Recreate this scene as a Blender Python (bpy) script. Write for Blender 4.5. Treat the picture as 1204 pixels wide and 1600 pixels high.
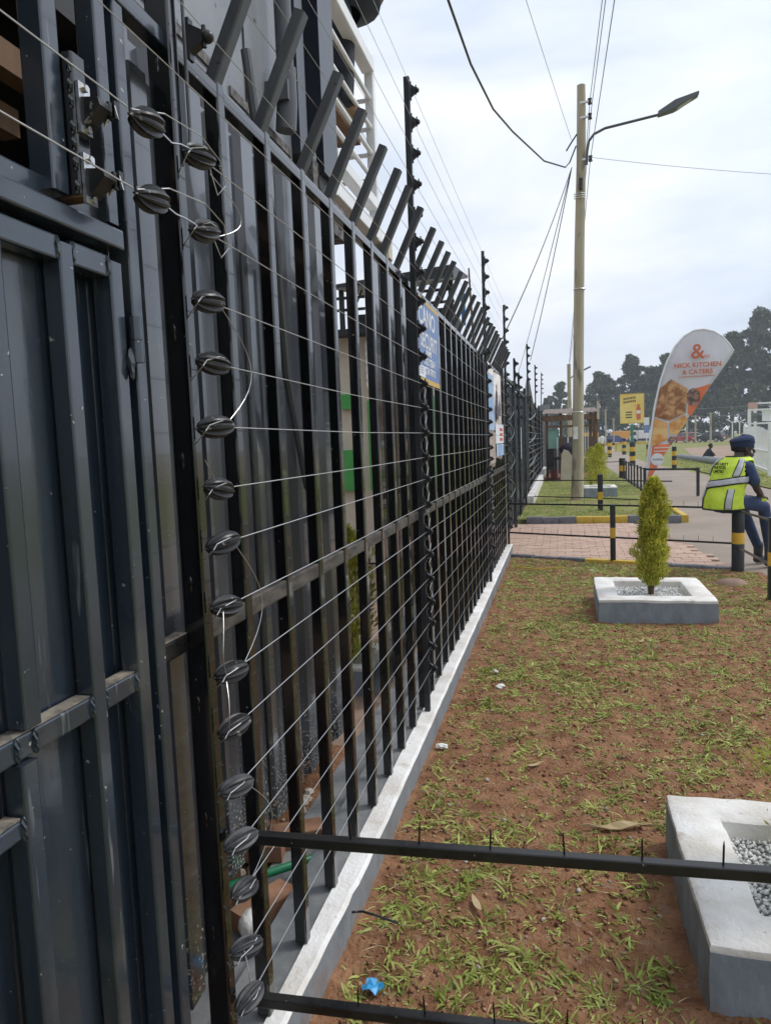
import bpy, bmesh, math, random
import numpy as np
from mathutils import Vector, Matrix, noise
from math import sin, cos, pi, radians as rad
random.seed(7); RNG = np.random.default_rng(7)
S = bpy.context.scene
for o in list(bpy.data.objects): bpy.data.objects.remove(o)
COL = S.collection

# ---------------------------------------------------------------- camera
cam_d = bpy.data.cameras.new('camera'); cam = bpy.data.objects.new('camera', cam_d); COL.objects.link(cam)
cam_d.sensor_fit = 'VERTICAL'; cam_d.sensor_height = 36; cam_d.sensor_width = 27
cam_d.lens = 36 * 1130 / 1600; cam_d.clip_start = .05; cam_d.clip_end = 3000
yaw, pitch, roll = -0.2409, -0.0943, -0.0384
fw = Vector((sin(yaw)*cos(pitch), cos(yaw)*cos(pitch), sin(pitch)))
rt = Vector((cos(yaw), -sin(yaw), 0)); up = rt.cross(fw)
r2 = rt*cos(roll) + up*sin(roll); u2 = -rt*sin(roll) + up*cos(roll)
M = Matrix((r2, u2, -fw)).transposed().to_4x4(); M.translation = (0.7706, 0, 1.62)
cam.matrix_world = M; S.camera = cam
try:
    S.cycles.max_bounces = 7; S.cycles.diffuse_bounces = 3; S.cycles.glossy_bounces = 4; S.cycles.volume_bounces = 0; S.cycles.transmission_bounces = 3
except Exception: pass
S.render.resolution_x, S.render.resolution_y = 770, 1024

# ---------------------------------------------------------------- sky, sun, exposure
SUN_EL, SUN_AZ = 52, 62          # azimuth clockwise from +Y: ahead and to the right
W = bpy.data.worlds.new('World'); S.world = W; W.use_nodes = True
nt = W.node_tree; nt.nodes.clear()
def wn(t, **k):
    n = nt.nodes.new(t)
    for a, v in k.items(): setattr(n, a, v)
    return n
out = wn('ShaderNodeOutputWorld'); bg = wn('ShaderNodeBackground'); bg.inputs[1].default_value = .1
sky = wn('ShaderNodeTexSky', sky_type='NISHITA', sun_disc=False); sky.sun_elevation = rad(SUN_EL); sky.sun_rotation = rad(SUN_AZ)
tc = wn('ShaderNodeTexCoord'); mp = wn('ShaderNodeMapping'); mp.inputs['Scale'].default_value = (1, 1, 3.2)
mp.inputs['Location'].default_value = (.35, .1, .2)
n1 = wn('ShaderNodeTexNoise'); n1.inputs['Scale'].default_value = 1.9; n1.inputs['Detail'].default_value = 5; n1.inputs['Roughness'].default_value = .52
n1.inputs['Distortion'].default_value = .35
cr = wn('ShaderNodeValToRGB')
cr.color_ramp.elements[0].position = .36; cr.color_ramp.elements[0].color = (4.6, 5.2, 6.2, 1)
cr.color_ramp.elements[1].position = .64; cr.color_ramp.elements[1].color = (7.4, 7.55, 7.9, 1)
e = cr.color_ramp.elements.new(.49); e.color = (5.9, 6.35, 7.15, 1)
mx = wn('ShaderNodeMix', data_type='RGBA'); mx.inputs[0].default_value = .93
nt.links.new(tc.outputs['Generated'], mp.inputs[0]); nt.links.new(mp.outputs[0], n1.inputs['Vector'])
nt.links.new(n1.outputs['Fac'], cr.inputs[0]); nt.links.new(sky.outputs[0], mx.inputs[6]); nt.links.new(cr.outputs[0], mx.inputs[7])
dt = wn('ShaderNodeVectorMath', operation='DOT_PRODUCT'); dt.inputs[1].default_value = (sin(rad(SUN_AZ))*cos(rad(SUN_EL)), cos(rad(SUN_AZ))*cos(rad(SUN_EL)), sin(rad(SUN_EL)))
gr = wn('ShaderNodeMapRange'); gr.inputs[1].default_value = -.3; gr.inputs[2].default_value = 1; gr.inputs[3].default_value = .8; gr.inputs[4].default_value = 1.35   # cloud thins towards the sun
nt.links.new(tc.outputs['Generated'], dt.inputs[0]); nt.links.new(dt.outputs['Value'], gr.inputs[0])
sc = wn('ShaderNodeVectorMath', operation='SCALE'); nt.links.new(mx.outputs[2], sc.inputs[0]); nt.links.new(gr.outputs[0], sc.inputs['Scale'])
nt.links.new(sc.outputs[0], bg.inputs[0]); nt.links.new(bg.outputs[0], out.inputs[0])
sd = bpy.data.lights.new('sun', 'SUN'); sd.energy = 1.3; sd.angle = rad(14); sd.color = (1, .97, .93)
so = bpy.data.objects.new('sun', sd); COL.objects.link(so); so.location = (10, 5, 30)
sdir = Vector((sin(rad(SUN_AZ))*cos(rad(SUN_EL)), cos(rad(SUN_AZ))*cos(rad(SUN_EL)), sin(rad(SUN_EL))))
so.rotation_euler = sdir.to_track_quat('Z', 'Y').to_euler()
vs = S.view_settings; vs.view_transform = 'Standard'; vs.look = 'None'; vs.exposure = .45; vs.gamma = 1; vs.use_curve_mapping = False

# ---------------------------------------------------------------- helpers
class MB:
    def __init__(s): s.v = []; s.f = []; s.m = []
    def add(s, vs_, fs, mi=0):
        b = len(s.v); s.v += [tuple(p) for p in vs_]; s.f += [tuple(b+i for i in f) for f in fs]; s.m += [mi]*len(fs); return s
    def box(s, x0, x1, y0, y1, z0, z1, mi=0):
        return s.add([(x0,y0,z0),(x1,y0,z0),(x1,y1,z0),(x0,y1,z0),(x0,y0,z1),(x1,y0,z1),(x1,y1,z1),(x0,y1,z1)],
                     [(0,3,2,1),(4,5,6,7),(0,1,5,4),(1,2,6,5),(2,3,7,6),(3,0,4,7)], mi)
    def loop_prism(s, p0, p1, ring, cap=True, mi=0):
        n = len(ring[0]); a = ring
        vs_ = [*ring[0], *ring[1]]
        fs = [(i, (i+1) % n, n+(i+1) % n, n+i) for i in range(n)]
        if cap: fs += [tuple(range(n))[::-1], tuple(range(n, 2*n))]
        return s.add(vs_, fs, mi)
    def bar(s, p0, p1, w, d, side=(1,0,0), r=.004, mi=0, cap=True):
        """rounded rectangular tube from p0 to p1; w along 'side', d along the other axis"""
        p0, p1 = Vector(p0), Vector(p1); t = (p1-p0).normalized(); a = Vector(side); a = (a - t*a.dot(t)).normalized(); b = t.cross(a)
        r = min(r, w*.45, d*.45); pr = []
        for sx, sy, a0 in ((1,1,0),(-1,1,90),(-1,-1,180),(1,-1,270)):
            for k in (0, 45, 90):
                an = rad(a0+k); pr.append((sx*(w/2-r)+r*cos(an), sy*(d/2-r)+r*sin(an)))
        r0 = [p0+a*x+b*y for x, y in pr]; r1 = [p1+a*x+b*y for x, y in pr]
        return s.loop_prism(p0, p1, (r0, r1), cap, mi)
    def tube(s, pts, r, n=8, mi=0, cap=True, ry=None):
        pts = [Vector(p) for p in pts]; k = len(pts); rs = r if hasattr(r, '__len__') else [r]*k
        base = len(s.v); prev = None
        for i, p in enumerate(pts):
            t = (pts[min(i+1, k-1)]-pts[max(i-1, 0)]).normalized()
            if prev is None:
                a = t.cross(Vector((0,0,1)) if abs(t.z) < .9 else Vector((1,0,0))).normalized()
            else:
                a = (prev - t*prev.dot(t)).normalized()
            prev = a; b = t.cross(a)
            for j in range(n):
                an = 2*pi*j/n; s.v.append(tuple(p+(a*cos(an)+b*sin(an))*rs[i]))
        for i in range(k-1):
            for j in range(n):
                s.f.append((base+i*n+j, base+i*n+(j+1) % n, base+(i+1)*n+(j+1) % n, base+(i+1)*n+j)); s.m.append(mi)
        if cap:
            s.f.append(tuple(base+j for j in range(n))[::-1]); s.m.append(mi)
            s.f.append(tuple(base+(k-1)*n+j for j in range(n))); s.m.append(mi)
        return s
    def ell(s, c, rx, ry, rz, nu=10, nv=7, mi=0, fn=None):
        vs_ = []; fs = []
        for i in range(nv+1):
            ph = pi*i/nv
            for j in range(nu):
                th = 2*pi*j/nu; k = fn(ph, th) if fn else 1
                vs_.append((c[0]+rx*sin(ph)*cos(th)*k, c[1]+ry*sin(ph)*sin(th)*k, c[2]+rz*cos(ph)))
        for i in range(nv):
            for j in range(nu): fs.append((i*nu+j, (i+1)*nu+j, (i+1)*nu+(j+1) % nu, i*nu+(j+1) % nu))
        return s.add(vs_, fs, mi)
    def poly(s, pts, thick, axis, mi=0):
        """flat outline extruded along axis"""
        a = Vector(axis)*thick; n = len(pts); P0 = [Vector(p) for p in pts]; P1 = [p+a for p in P0]
        return s.add([*P0, *P1], [tuple(range(n))[::-1], tuple(range(n, 2*n))]+[(i, (i+1) % n, n+(i+1) % n, n+i) for i in range(n)], mi)
    def mesh(s, name, mats, smooth=False):
        me = bpy.data.meshes.new(name); me.from_pydata(s.v, [], s.f); me.update()
        for m in (mats if isinstance(mats, (list, tuple)) else [mats]): me.materials.append(m)
        if any(s.m): me.polygons.foreach_set('material_index', s.m)
        bm = bmesh.new(); bm.from_mesh(me); bmesh.ops.recalc_face_normals(bm, faces=bm.faces); bm.to_mesh(me); bm.free()
        if smooth:
            me.polygons.foreach_set('use_smooth', [True]*len(me.polygons))
            if smooth != 'all': me.set_sharp_from_angle(angle=rad(38))
        return me
    def build(s, name, mats, parent=None, smooth=False, loc=None):
        return link(name, s.mesh(name, mats, smooth), parent, loc)
def link(name, me, parent=None, loc=None, rz=None):
    o = bpy.data.objects.new(name, me); COL.objects.link(o)
    if parent is not None:
        o.parent = parent
        pl = parent; off = Vector((0,0,0))
        if loc is None: o.matrix_parent_inverse = world_of(parent).inverted()
    if loc is not None: o.location = loc
    if rz is not None: o.rotation_euler.z = rz
    return o
def world_of(o):
    m = Matrix.LocRotScale(o.location, o.rotation_euler, o.scale)
    if o.parent: m = world_of(o.parent) @ o.matrix_parent_inverse @ m
    return m
def thing(name, label, cat, loc=(0,0,0), rz=0, group=None):
    o = bpy.data.objects.new(name, None); COL.objects.link(o); o.location = loc; o.rotation_euler.z = rz; o.empty_display_size = .1
    return tag(o, label, cat, group)
def tag(o, label=None, cat=None, group=None, kind=None):
    if label: o['label'] = label
    if cat: o['category'] = cat
    if group: o['group'] = group
    if kind: o['kind'] = kind
    return o
def copy_tree(o, parent=None):
    c = o.copy(); COL.objects.link(c); c.parent = parent
    if parent is not None: c.matrix_parent_inverse = o.matrix_parent_inverse.copy()
    for ch in list(o.children): copy_tree(ch, c)
    return c
def fast_mesh(name, verts, faces4, mats, smooth=False):
    """numpy verts (n,3), faces (m,k) with constant k"""
    me = bpy.data.meshes.new(name); k = faces4.shape[1]
    me.vertices.add(len(verts)); me.vertices.foreach_set('co', verts.astype(np.float32).ravel())
    me.loops.add(faces4.size); me.loops.foreach_set('vertex_index', faces4.astype(np.int32).ravel())
    me.polygons.add(len(faces4)); me.polygons.foreach_set('loop_start', np.arange(0, faces4.size, k, dtype=np.int32))
    me.update(calc_edges=True); me.validate()
    for m in (mats if isinstance(mats, (list, tuple)) else [mats]): me.materials.append(m)
    if smooth: me.polygons.foreach_set('use_smooth', [True]*len(me.polygons))
    return me
def text_mesh(txt, size, mat, name, parent, origin, xdir, ydir, sx=1., align='LEFT', bold=0, depth=.0008):
    cu = bpy.data.curves.new('t', 'FONT'); cu.body = txt; cu.size = size; cu.align_x = align; cu.extrude = depth; cu.offset = bold
    cu.resolution_u = 3
    tmp = bpy.data.objects.new('t', cu); COL.objects.link(tmp)
    me = bpy.data.meshes.new_from_object(tmp); bpy.data.objects.remove(tmp); bpy.data.curves.remove(cu)
    X = Vector(xdir).normalized(); Y = Vector(ydir).normalized(); Z = X.cross(Y)
    Mx = Matrix((X*sx, Y, Z)).transposed().to_4x4(); Mx.translation = origin
    me.transform(Mx); me.materials.clear(); me.materials.append(mat); me.name = name
    return link(name, me, parent)

# ---------------------------------------------------------------- materials
def pm(name, c1, c2=None, scale=6., rough=.6, rvar=.1, spec=.5, metal=0., bump=0., bscale=60., detail=5, stretch=(1,1,1),
       specks=None, island=0., spots=None, ramp=(.35,.65), coat=0., trans=None):
    m = bpy.data.materials.new(name); m.use_nodes = True; t = m.node_tree; N = t.nodes; L = t.links; p = N['Principled BSDF']
    p.inputs['Roughness'].default_value = rough; p.inputs['Specular IOR Level'].default_value = spec; p.inputs['Metallic'].default_value = metal
    p.inputs['Coat Weight'].default_value = coat
    g = N.new('ShaderNodeNewGeometry'); mpn = N.new('ShaderNodeMapping'); mpn.inputs['Scale'].default_value = stretch
    L.new(g.outputs['Position'], mpn.inputs[0]); vec = mpn.outputs[0]
    colr = None
    if c2 is not None:
        nz = N.new('ShaderNodeTexNoise'); nz.inputs['Scale'].default_value = scale; nz.inputs['Detail'].default_value = detail; nz.inputs['Roughness'].default_value = .6
        L.new(vec, nz.inputs['Vector'])
        r = N.new('ShaderNodeValToRGB'); r.color_ramp.elements[0].position, r.color_ramp.elements[1].position = ramp
        r.color_ramp.elements[0].color = (*c1, 1); r.color_ramp.elements[1].color = (*c2, 1)
        L.new(nz.outputs['Fac'], r.inputs[0]); colr = r.outputs[0]
        if rvar:
            mr = N.new('ShaderNodeMapRange'); mr.inputs[3].default_value = max(0, rough-rvar); mr.inputs[4].default_value = min(1, rough+rvar)
            L.new(nz.outputs['Fac'], mr.inputs[0]); L.new(mr.outputs[0], p.inputs['Roughness'])
    else:
        rgb = N.new('ShaderNodeRGB'); rgb.outputs[0].default_value = (*c1, 1); colr = rgb.outputs[0]
    if island:
        hs = N.new('ShaderNodeHueSaturation'); mr2 = N.new('ShaderNodeMapRange'); mr2.inputs[3].default_value = 1-island; mr2.inputs[4].default_value = 1+island
        mr3 = N.new('ShaderNodeMapRange'); mr3.inputs[3].default_value = .5-island*.05; mr3.inputs[4].default_value = .5+island*.035
        L.new(g.outputs['Random Per Island'], mr2.inputs[0]); L.new(g.outputs['Random Per Island'], mr3.inputs[0])
        L.new(mr2.outputs[0], hs.inputs['Value']); L.new(mr3.outputs[0], hs.inputs['Hue']); L.new(colr, hs.inputs['Color']); colr = hs.outputs[0]
    for sp in (specks or []):                       # (colour, scale, threshold, zmax or None, stretch)
        sc_, th, col_, zmax = sp[:4]
        v = N.new('ShaderNodeTexNoise'); v.inputs['Scale'].default_value = sc_; v.inputs['Detail'].default_value = 3
        if len(sp) > 4:
            ms_ = N.new('ShaderNodeMapping'); ms_.inputs['Scale'].default_value = sp[4]; L.new(g.outputs['Position'], ms_.inputs[0]); L.new(ms_.outputs[0], v.inputs['Vector'])
        else: L.new(g.outputs['Position'], v.inputs['Vector'])
        fac = N.new('ShaderNodeMapRange'); fac.inputs[1].default_value = th; fac.inputs[2].default_value = th+(sp[5] if len(sp) > 5 else .02 if zmax is None else .07); L.new(v.outputs['Fac'], fac.inputs[0])
        fo = fac.outputs[0]
        if zmax is not None:
            sx = N.new('ShaderNodeSeparateXYZ'); L.new(g.outputs['Position'], sx.inputs[0])
            zr = N.new('ShaderNodeMapRange'); zr.inputs[1].default_value = zmax; zr.inputs[2].default_value = zmax*.25; zr.inputs[3].default_value = -.16; zr.inputs[4].default_value = .1
            L.new(sx.outputs['Z'], zr.inputs[0])
            ad = N.new('ShaderNodeMath'); ad.operation = 'ADD'; L.new(v.outputs['Fac'], ad.inputs[0]); L.new(zr.outputs[0], ad.inputs[1]); L.new(ad.outputs[0], fac.inputs[0])
        mxn = N.new('ShaderNodeMix'); mxn.data_type = 'RGBA'; L.new(fo, mxn.inputs[0]); L.new(colr, mxn.inputs[6]); mxn.inputs[7].default_value = (*col_, 1); colr = mxn.outputs[2]
    L.new(colr, p.inputs['Base Color'])
    if bump:
        bn = N.new('ShaderNodeTexNoise'); bn.inputs['Scale'].default_value = bscale; bn.inputs['Detail'].default_value = 6; L.new(vec, bn.inputs['Vector'])
        b = N.new('ShaderNodeBump'); b.inputs['Strength'].default_value = 1; b.inputs['Distance'].default_value = bump
        L.new(bn.outputs['Fac'], b.inputs['Height']); L.new(b.outputs[0], p.inputs['Normal'])
    if trans:
        tr = N.new('ShaderNodeBsdfTranslucent'); L.new(colr, tr.inputs[0]); ms = N.new('ShaderNodeMixShader'); ms.inputs[0].default_value = trans
        L.new(p.outputs[0], ms.inputs[1]); L.new(tr.outputs[0], ms.inputs[2]); L.new(ms.outputs[0], N['Material Output'].inputs[0])
    return m
K = {}
K['black'] = pm('black_gloss_paint', (.003,.0033,.0045), (.006,.0065,.008), scale=30, rough=.14, rvar=.06, spec=.75, coat=.4, bump=.0002, bscale=28, specks=[(75,.735,(.35,.35,.33),None)])
K['black2'] = pm('black_rail_paint', (.006,.0065,.008), (.02,.019,.018), scale=14, rough=.3, rvar=.12, spec=.45, bump=.0003, bscale=90, specks=[(95,.72,(.3,.29,.26),None)])
K['dust'] = pm('dusty_black_paint', (.02,.019,.018), (.11,.095,.08), scale=9, rough=.6, stretch=(1,1,4))
K['gate'] = pm('slate_gate_paint', (.012,.021,.033), (.024,.036,.052), scale=4, rough=.22, rvar=.09, spec=.9, coat=.3, stretch=(1,1,.35), bump=.0006, bscale=22, specks=[(60,.72,(.33,.33,.31),None),(38,.69,(.13,.14,.15),None,(1,1,.1),.05),(7,.56,(.075,.08,.08),None,(1,1,.5),.25)])
K['gatesheet'] = pm('slate_sheet_paint', (.016,.027,.041), (.034,.045,.057), scale=3, rough=.2, rvar=.1, spec=.9, coat=.3, stretch=(1,1.5,.3), bump=.004, bscale=5, specks=[(85,.74,(.3,.3,.28),None),(30,.7,(.12,.13,.14),None,(1,1,.08),.05),(5,.55,(.07,.072,.07),None,(1,1,.35),.3)])
K['sheet'] = pm('profiled_sheet_paint', (.035,.039,.048), (.06,.064,.072), scale=5, rough=.17, rvar=.07, spec=1., coat=.5, stretch=(1,1,.3), bump=.0012, bscale=7, specks=[(100,.64,(.42,.38,.3),.95),(140,.74,(.3,.3,.28),None)])
K['outrig'] = pm('dull_grey_primer', (.05,.053,.06), (.085,.09,.098), scale=12, rough=.42, spec=.5, stretch=(1,1,.4), specks=[(60,.68,(.02,.02,.022),None)])
K['dustlay'] = pm('settled_dust', (.06,.055,.05), (.3,.26,.2), scale=26, rough=.95, detail=8)
K['steel'] = pm('galvanised_wire', (.62,.62,.62), rough=.35, metal=.9)
K['bolt'] = pm('bright_bolt_steel', (.7,.7,.7), (.45,.44,.42), scale=80, rough=.3, metal=1)
K['insul'] = pm('black_insulator_plastic', (.008,.008,.01), (.02,.02,.022), scale=40, rough=.36, spec=.5, specks=[(50,.66,(.2,.19,.17),None)])
K['insul2'] = pm('grey_dusty_insulator_plastic', (.022,.023,.027), (.07,.07,.072), scale=40, rough=.5, spec=.5)
K['whitetop'] = pm('white_limewash', (.64,.6,.54), (.86,.85,.83), scale=5, rough=.85, bump=.004, bscale=70, specks=[(9,.63,(.5,.42,.34),None,(1,1,1),.18),(34,.69,(.5,.44,.37),None,(1,1,1),.06),(120,.74,(.34,.31,.28),None)])
K['greyside'] = pm('grey_masonry_paint', (.17,.19,.205), (.25,.265,.28), scale=7, rough=.8, bump=.003, bscale=55, stretch=(1,1,.5), specks=[(9,.6,(.24,.15,.1),.14,(1,1,1),.3)])
K['bluegrey'] = pm('blue_grey_masonry_paint', (.19,.22,.255), (.28,.315,.355), scale=9, rough=.8, bump=.003, bscale=60, stretch=(1,1,.5), specks=[(8,.6,(.24,.16,.11),.11,(1,1,1),.3),(60,.7,(.36,.38,.4),None)])
K['soil'] = pm('red_soil', (.165,.073,.036), (.335,.178,.095), scale=7, rough=.95, spec=.2, bump=.018, bscale=55, detail=9, specks=[(18,.62,(.27,.16,.1),None),(90,.68,(.33,.22,.15),None)])
K['crumb'] = pm('soil_crumbs', (.19,.09,.048), (.36,.2,.115), scale=12, rough=.95, spec=.2, island=.4, bump=.002, bscale=150)
K['stone'] = pm('pale_pebbles', (.33,.27,.21), (.48,.43,.37), scale=25, rough=.9, island=.3)
K['grass'] = pm('broad_grass', (.23,.29,.05), (.43,.45,.12), scale=4, rough=.5, spec=.35, island=.42, trans=.22)
K['straw'] = pm('dry_straw', (.36,.26,.13), (.46,.36,.2), scale=8, rough=.8, island=.4)
K['lawn'] = pm('lawn_turf', (.15,.185,.045), (.27,.26,.095), scale=2.2, rough=.95, spec=.2, detail=9, bump=.03, bscale=22, specks=[(2.4,.61,(.26,.17,.1),None)])
K['asphalt'] = pm('dusty_footpath', (.24,.195,.155), (.32,.265,.215), scale=.7, rough=.9, detail=10, bump=.003, bscale=60, specks=[(40,.72,(.34,.3,.26),None)])
K['dirt'] = pm('bare_dirt', (.25,.165,.11), (.35,.25,.18), scale=.35, rough=.95, detail=9, bump=.01, bscale=12)
K['paver'] = pm('pink_pavers', (.4,.265,.2), (.52,.37,.29), scale=3, rough=.9, island=.16, bump=.0015, bscale=90, detail=8)
K['joint'] = pm('sandy_joint', (.25,.165,.12), (.33,.23,.17), scale=5, rough=.95)
K['kerbgrey'] = pm('grey_kerb_paint', (.12,.13,.145), (.2,.205,.215), scale=10, rough=.85, bump=.002)
K['kerbyellow'] = pm('yellow_kerb_paint', (.5,.33,.03), (.6,.42,.06), scale=8, rough=.7, bump=.002, specks=[(22,.67,(.4,.32,.2),None)])
K['yellow'] = pm('yellow_band_paint', (.62,.36,.02), (.7,.44,.04), scale=12, rough=.5)
K['postblack'] = pm('charcoal_post_paint', (.016,.019,.023), (.03,.033,.038), scale=9, rough=.42, spec=.45)
K['white'] = pm('white_metal_paint', (.78,.79,.8), (.86,.87,.88), scale=6, rough=.45)
K['cream'] = pm('cream_plaster', (.52,.46,.36), (.62,.56,.46), scale=3, rough=.9)
K['green'] = pm('bright_green_paint', (.05,.3,.06), (.07,.36,.08), scale=4, rough=.5)
K['wood'] = pm('weathered_timber', (.12,.065,.035), (.22,.135,.075), scale=9, rough=.85, stretch=(1,1,.15), bump=.002, bscale=40)
K['pole'] = pm('pale_pole_timber', (.36,.315,.215), (.47,.42,.31), scale=7, rough=.9, stretch=(1,1,.06), bump=.006, bscale=18, specks=[(3.2,.6,(.2,.17,.13),None,(1,1,.35),.12),(14,.66,(.13,.11,.09),None,(1,1,.1),.05)])
K['concrete'] = pm('grey_concrete', (.13,.14,.145), (.23,.235,.235), scale=7, rough=.75, bump=.003, bscale=40)
K['plaster'] = pm('grey_gloss_plaster', (.17,.18,.2), (.24,.25,.27), scale=3, rough=.3, spec=.5, bump=.003, bscale=7, specks=[(26,.7,(.03,.03,.035),None)])
K['peel'] = pm('peeling_plaster', (.22,.2,.19), (.03,.03,.034), scale=28, rough=.8, detail=8, bump=.004, bscale=50)
K['brick'] = pm('orange_brick', (.25,.12,.065), (.36,.2,.12), scale=9, rough=.9, bump=.002)
K['dark'] = pm('dark_shed_paint', (.012,.012,.014), (.02,.02,.022), scale=4, rough=.6)
K['navycol'] = pm('blue_black_cladding', (.014,.019,.03), (.025,.03,.042), scale=3, rough=.3, spec=.5)
K['pvc'] = pm('grey_pvc', (.06,.066,.075), (.08,.086,.095), scale=8, rough=.35)
K['rust'] = pm('rusty_metal', (.1,.045,.025), (.18,.1,.06), scale=30, rough=.9)
K['glass'] = pm('dark_car_glass', (.02,.025,.03), rough=.08, spec=.6)
# ================================================================ GROUND
def sheet(name, pts, z, mat, label=None):
    m = MB().add([(x, y, z) for x, y in pts], [tuple(range(len(pts)))]); o = m.build(name, mat); o['kind'] = 'structure'; return o
def fbm(x, y, z=0., o=4):
    return noise.fractal(Vector((x, y, z)), 1., 2., o)
sheet('ground', [(-600,-600),(600,-600),(600,600),(-600,600)], -.05, K['lawn'])
def kerb_y(x): return 10.05 - .37*x
# red soil bed, uneven
nx, ny = 150, 420
gx = np.linspace(.03, 2.95, nx); sv = np.linspace(0, 1, ny)**1.35
V = []
for j in range(ny):
    for i in range(nx):
        x = gx[i]; y = .4 + sv[j]*(kerb_y(x)-.05-.4)
        z = .016*fbm(x*2.2, y*2.2, 1) + .009*fbm(x*11, y*11, 5) + .006*fbm(x*33, y*33, 9, 3)
        z -= .02*max(0, 1-(x-.03)/.15)*0
        V.append((x, y, z-.004))
I = np.arange(nx*ny).reshape(ny, nx)
F = np.stack([I[:-1,:-1], I[:-1,1:], I[1:,1:], I[1:,:-1]], -1).reshape(-1, 4)
tag(link('soil_bed', fast_mesh('soil_bed', np.array(V), F, K['soil'], True)), kind='structure')
def soil_z(x, y): return .016*fbm(x*2.2, y*2.2, 1) + .009*fbm(x*11, y*11, 5)-.004
sheet('footpath', [(2.85,-6),(6.4,-6),(6.3,20),(5.9,33),(5.4,42),(6.2,75),(7.4,110),(5.6,110),(4.2,75),(3.0,38),(2.95,14.2),(-.2,13.95),(-.2,9.6),(2.85,8.7)], -.016, K['asphalt'])
sheet('courtyard_floor', [(-30,-3),(-.12,-3),(-.12,36),(-30,36)], -.03, K['joint'])
sheet('wet_concrete_apron', [(-.34,1.2),(-.15,1.2),(-.15,11),(-.34,11)], .02, K['concrete'])
sheet('soil_strip', [(-1.5,.2),(-.34,.2),(-.34,3.6),(-1.5,3.6)], .004, K['soil'])
sheet('dirt_lot', [(8.2,44),(40,40),(80,60),(80,96),(30,100),(13,80)], -.03, K['dirt'])
sheet('gravel_road', [(-20,150),(60,112),(200,100),(200,140),(60,140),(-20,170)], -.03, K['dirt'])
sheet('grass_verge', [(6.35,6),(30,0),(40,39.5),(8.2,43),(6.3,36),(6.35,20)], -.012, K['lawn'])
# brick-paved driveway: base plus single pavers
dw = sheet('driveway', [(-.2,kerb_y(-.2)),(2.55,kerb_y(2.55)),(2.6,11),(2.3,12.4),(1.9,13.84),(-.2,13.84)], -.006, K['joint'])
pv = [MB().bar((0,0,-.03),(0,0,.012),.216,.156,r=.012).mesh('paver', K['paver']) for _ in range(3)]
cnt = 0; row = 0; y = 9.0
while y < 13.75:
    x = -.2 + (.11 if row % 2 else 0)
    while x < 3.0:
        lim = 2.75 - .16*max(0, y-9.3) + .22*fbm(y*1.7, 3.1)
        if x < lim and y > kerb_y(x)+.16 and y < 13.7 and cnt < 520:
            o = link('paver', pv[row % 3], dw, loc=(x, y, -.006+random.uniform(-.002,.002)), rz=random.uniform(-.012,.012)); cnt += 1
        x += .222
    y += .162; row += 1
# kerbs (single stones)
def kerb(name, A, B, n, z0, z1, wd, cols):
    k = MB(); A, B = Vector((*A,0)), Vector((*B,0)); root = None
    d = (B-A)/n; t = d.normalized(); nrm = Vector((-t.y, t.x, 0))
    root = bpy.data.objects.new(name, None); COL.objects.link(root); root['kind'] = 'structure'; root.location = A
    for i in range(n):
        a = A+d*i+t*.004; b = A+d*(i+1)-t*.004
        m = MB(); h = z1+random.uniform(-.006,.006)
        m.bar((a.x,a.y,(z0+h)/2),(b.x,b.y,(z0+h)/2), wd, h-z0, side=nrm, r=.02)
        m.build('kerb_stone', K[cols[i]], root, smooth=True)
G, Yk = 'kerbgrey', 'kerbyellow'
kerb('kerb', (.05,kerb_y(.05)), (2.72,kerb_y(2.72)), 8, -.08, .035, .1, [G,G,G,Yk,Yk,G,G,G])
kerb('kerb', (.1,13.93), (2.85,13.93), 9, -.08, .125, .13, [G,G,G,Yk,Yk,Yk,G,G,G])
kerb('kerb', (2.93,13.98), (2.95,26), 12, -.08, .12, .12, [Yk,Yk]+[G]*10)
sheet('far_lawn', [(-.05,13.99),(2.88,14.0),(2.92,38),(2.0,40),(-.05,36)], .075, K['lawn'])
# ---------------------------------------------------------------- grass, crumbs, straw (uncountable)
def blades(pts, nb, L, wd, name, mat, kind_label, up=.7, zf=None):
    vs_ = []; fs = []; b = 0
    for (x, y, s) in pts:
        z = zf(x, y) if zf else 0
        n = max(3, int(random.gauss(nb, nb*.25)))
        cdir = random.uniform(0, 2*pi)
        for k in range(n):
            an = cdir + random.gauss(0, 1.5); l = s*random.uniform(.45, 1.25)*L; w = wd*random.uniform(.6, 1.3)*(.6+.4*s)
            el = random.uniform(.15, 1.25)*up; ca, sa = cos(an), sin(an)
            px = x+random.gauss(0,.018)*s; py = y+random.gauss(0,.018)*s; pz = z-.004
            hx = -sa*w/2; hy = ca*w/2; tw = random.uniform(-.4,.4)*w
            seg = 3; row_ = []
            for q in range(seg+1):
                f = q/seg; ww = (1-f)**.55 if f > .3 else .55+f*1.2
                if q == seg: ww = .06
                row_ += [(px+hx*ww, py+hy*ww, pz+tw*ww), (px-hx*ww, py-hy*ww, pz-tw*ww+.001)]
                e2 = el-f*1.15*(.5+el*.5); px += ca*cos(e2)*l/seg; py += sa*cos(e2)*l/seg; pz = max(z+.002, pz+sin(e2)*l/seg)
            vs_ += row_
            for q in range(seg): fs.append((b+2*q, b+2*q+1, b+2*q+3, b+2*q+2))
            b += 2*(seg+1)
    o = link(name, fast_mesh(name, np.array(vs_), np.array(fs), mat, True)); tag(o, kind_label, 'grass', kind='stuff'); return o
def inside_planter(x, y):
    return (1.08 < x < 2.14 and 1.98 < y < 2.96) or (1.0 < x < 2.1 and 6.38 < y < 7.58)
pts = []; pts_d = []
tries = 0
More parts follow.
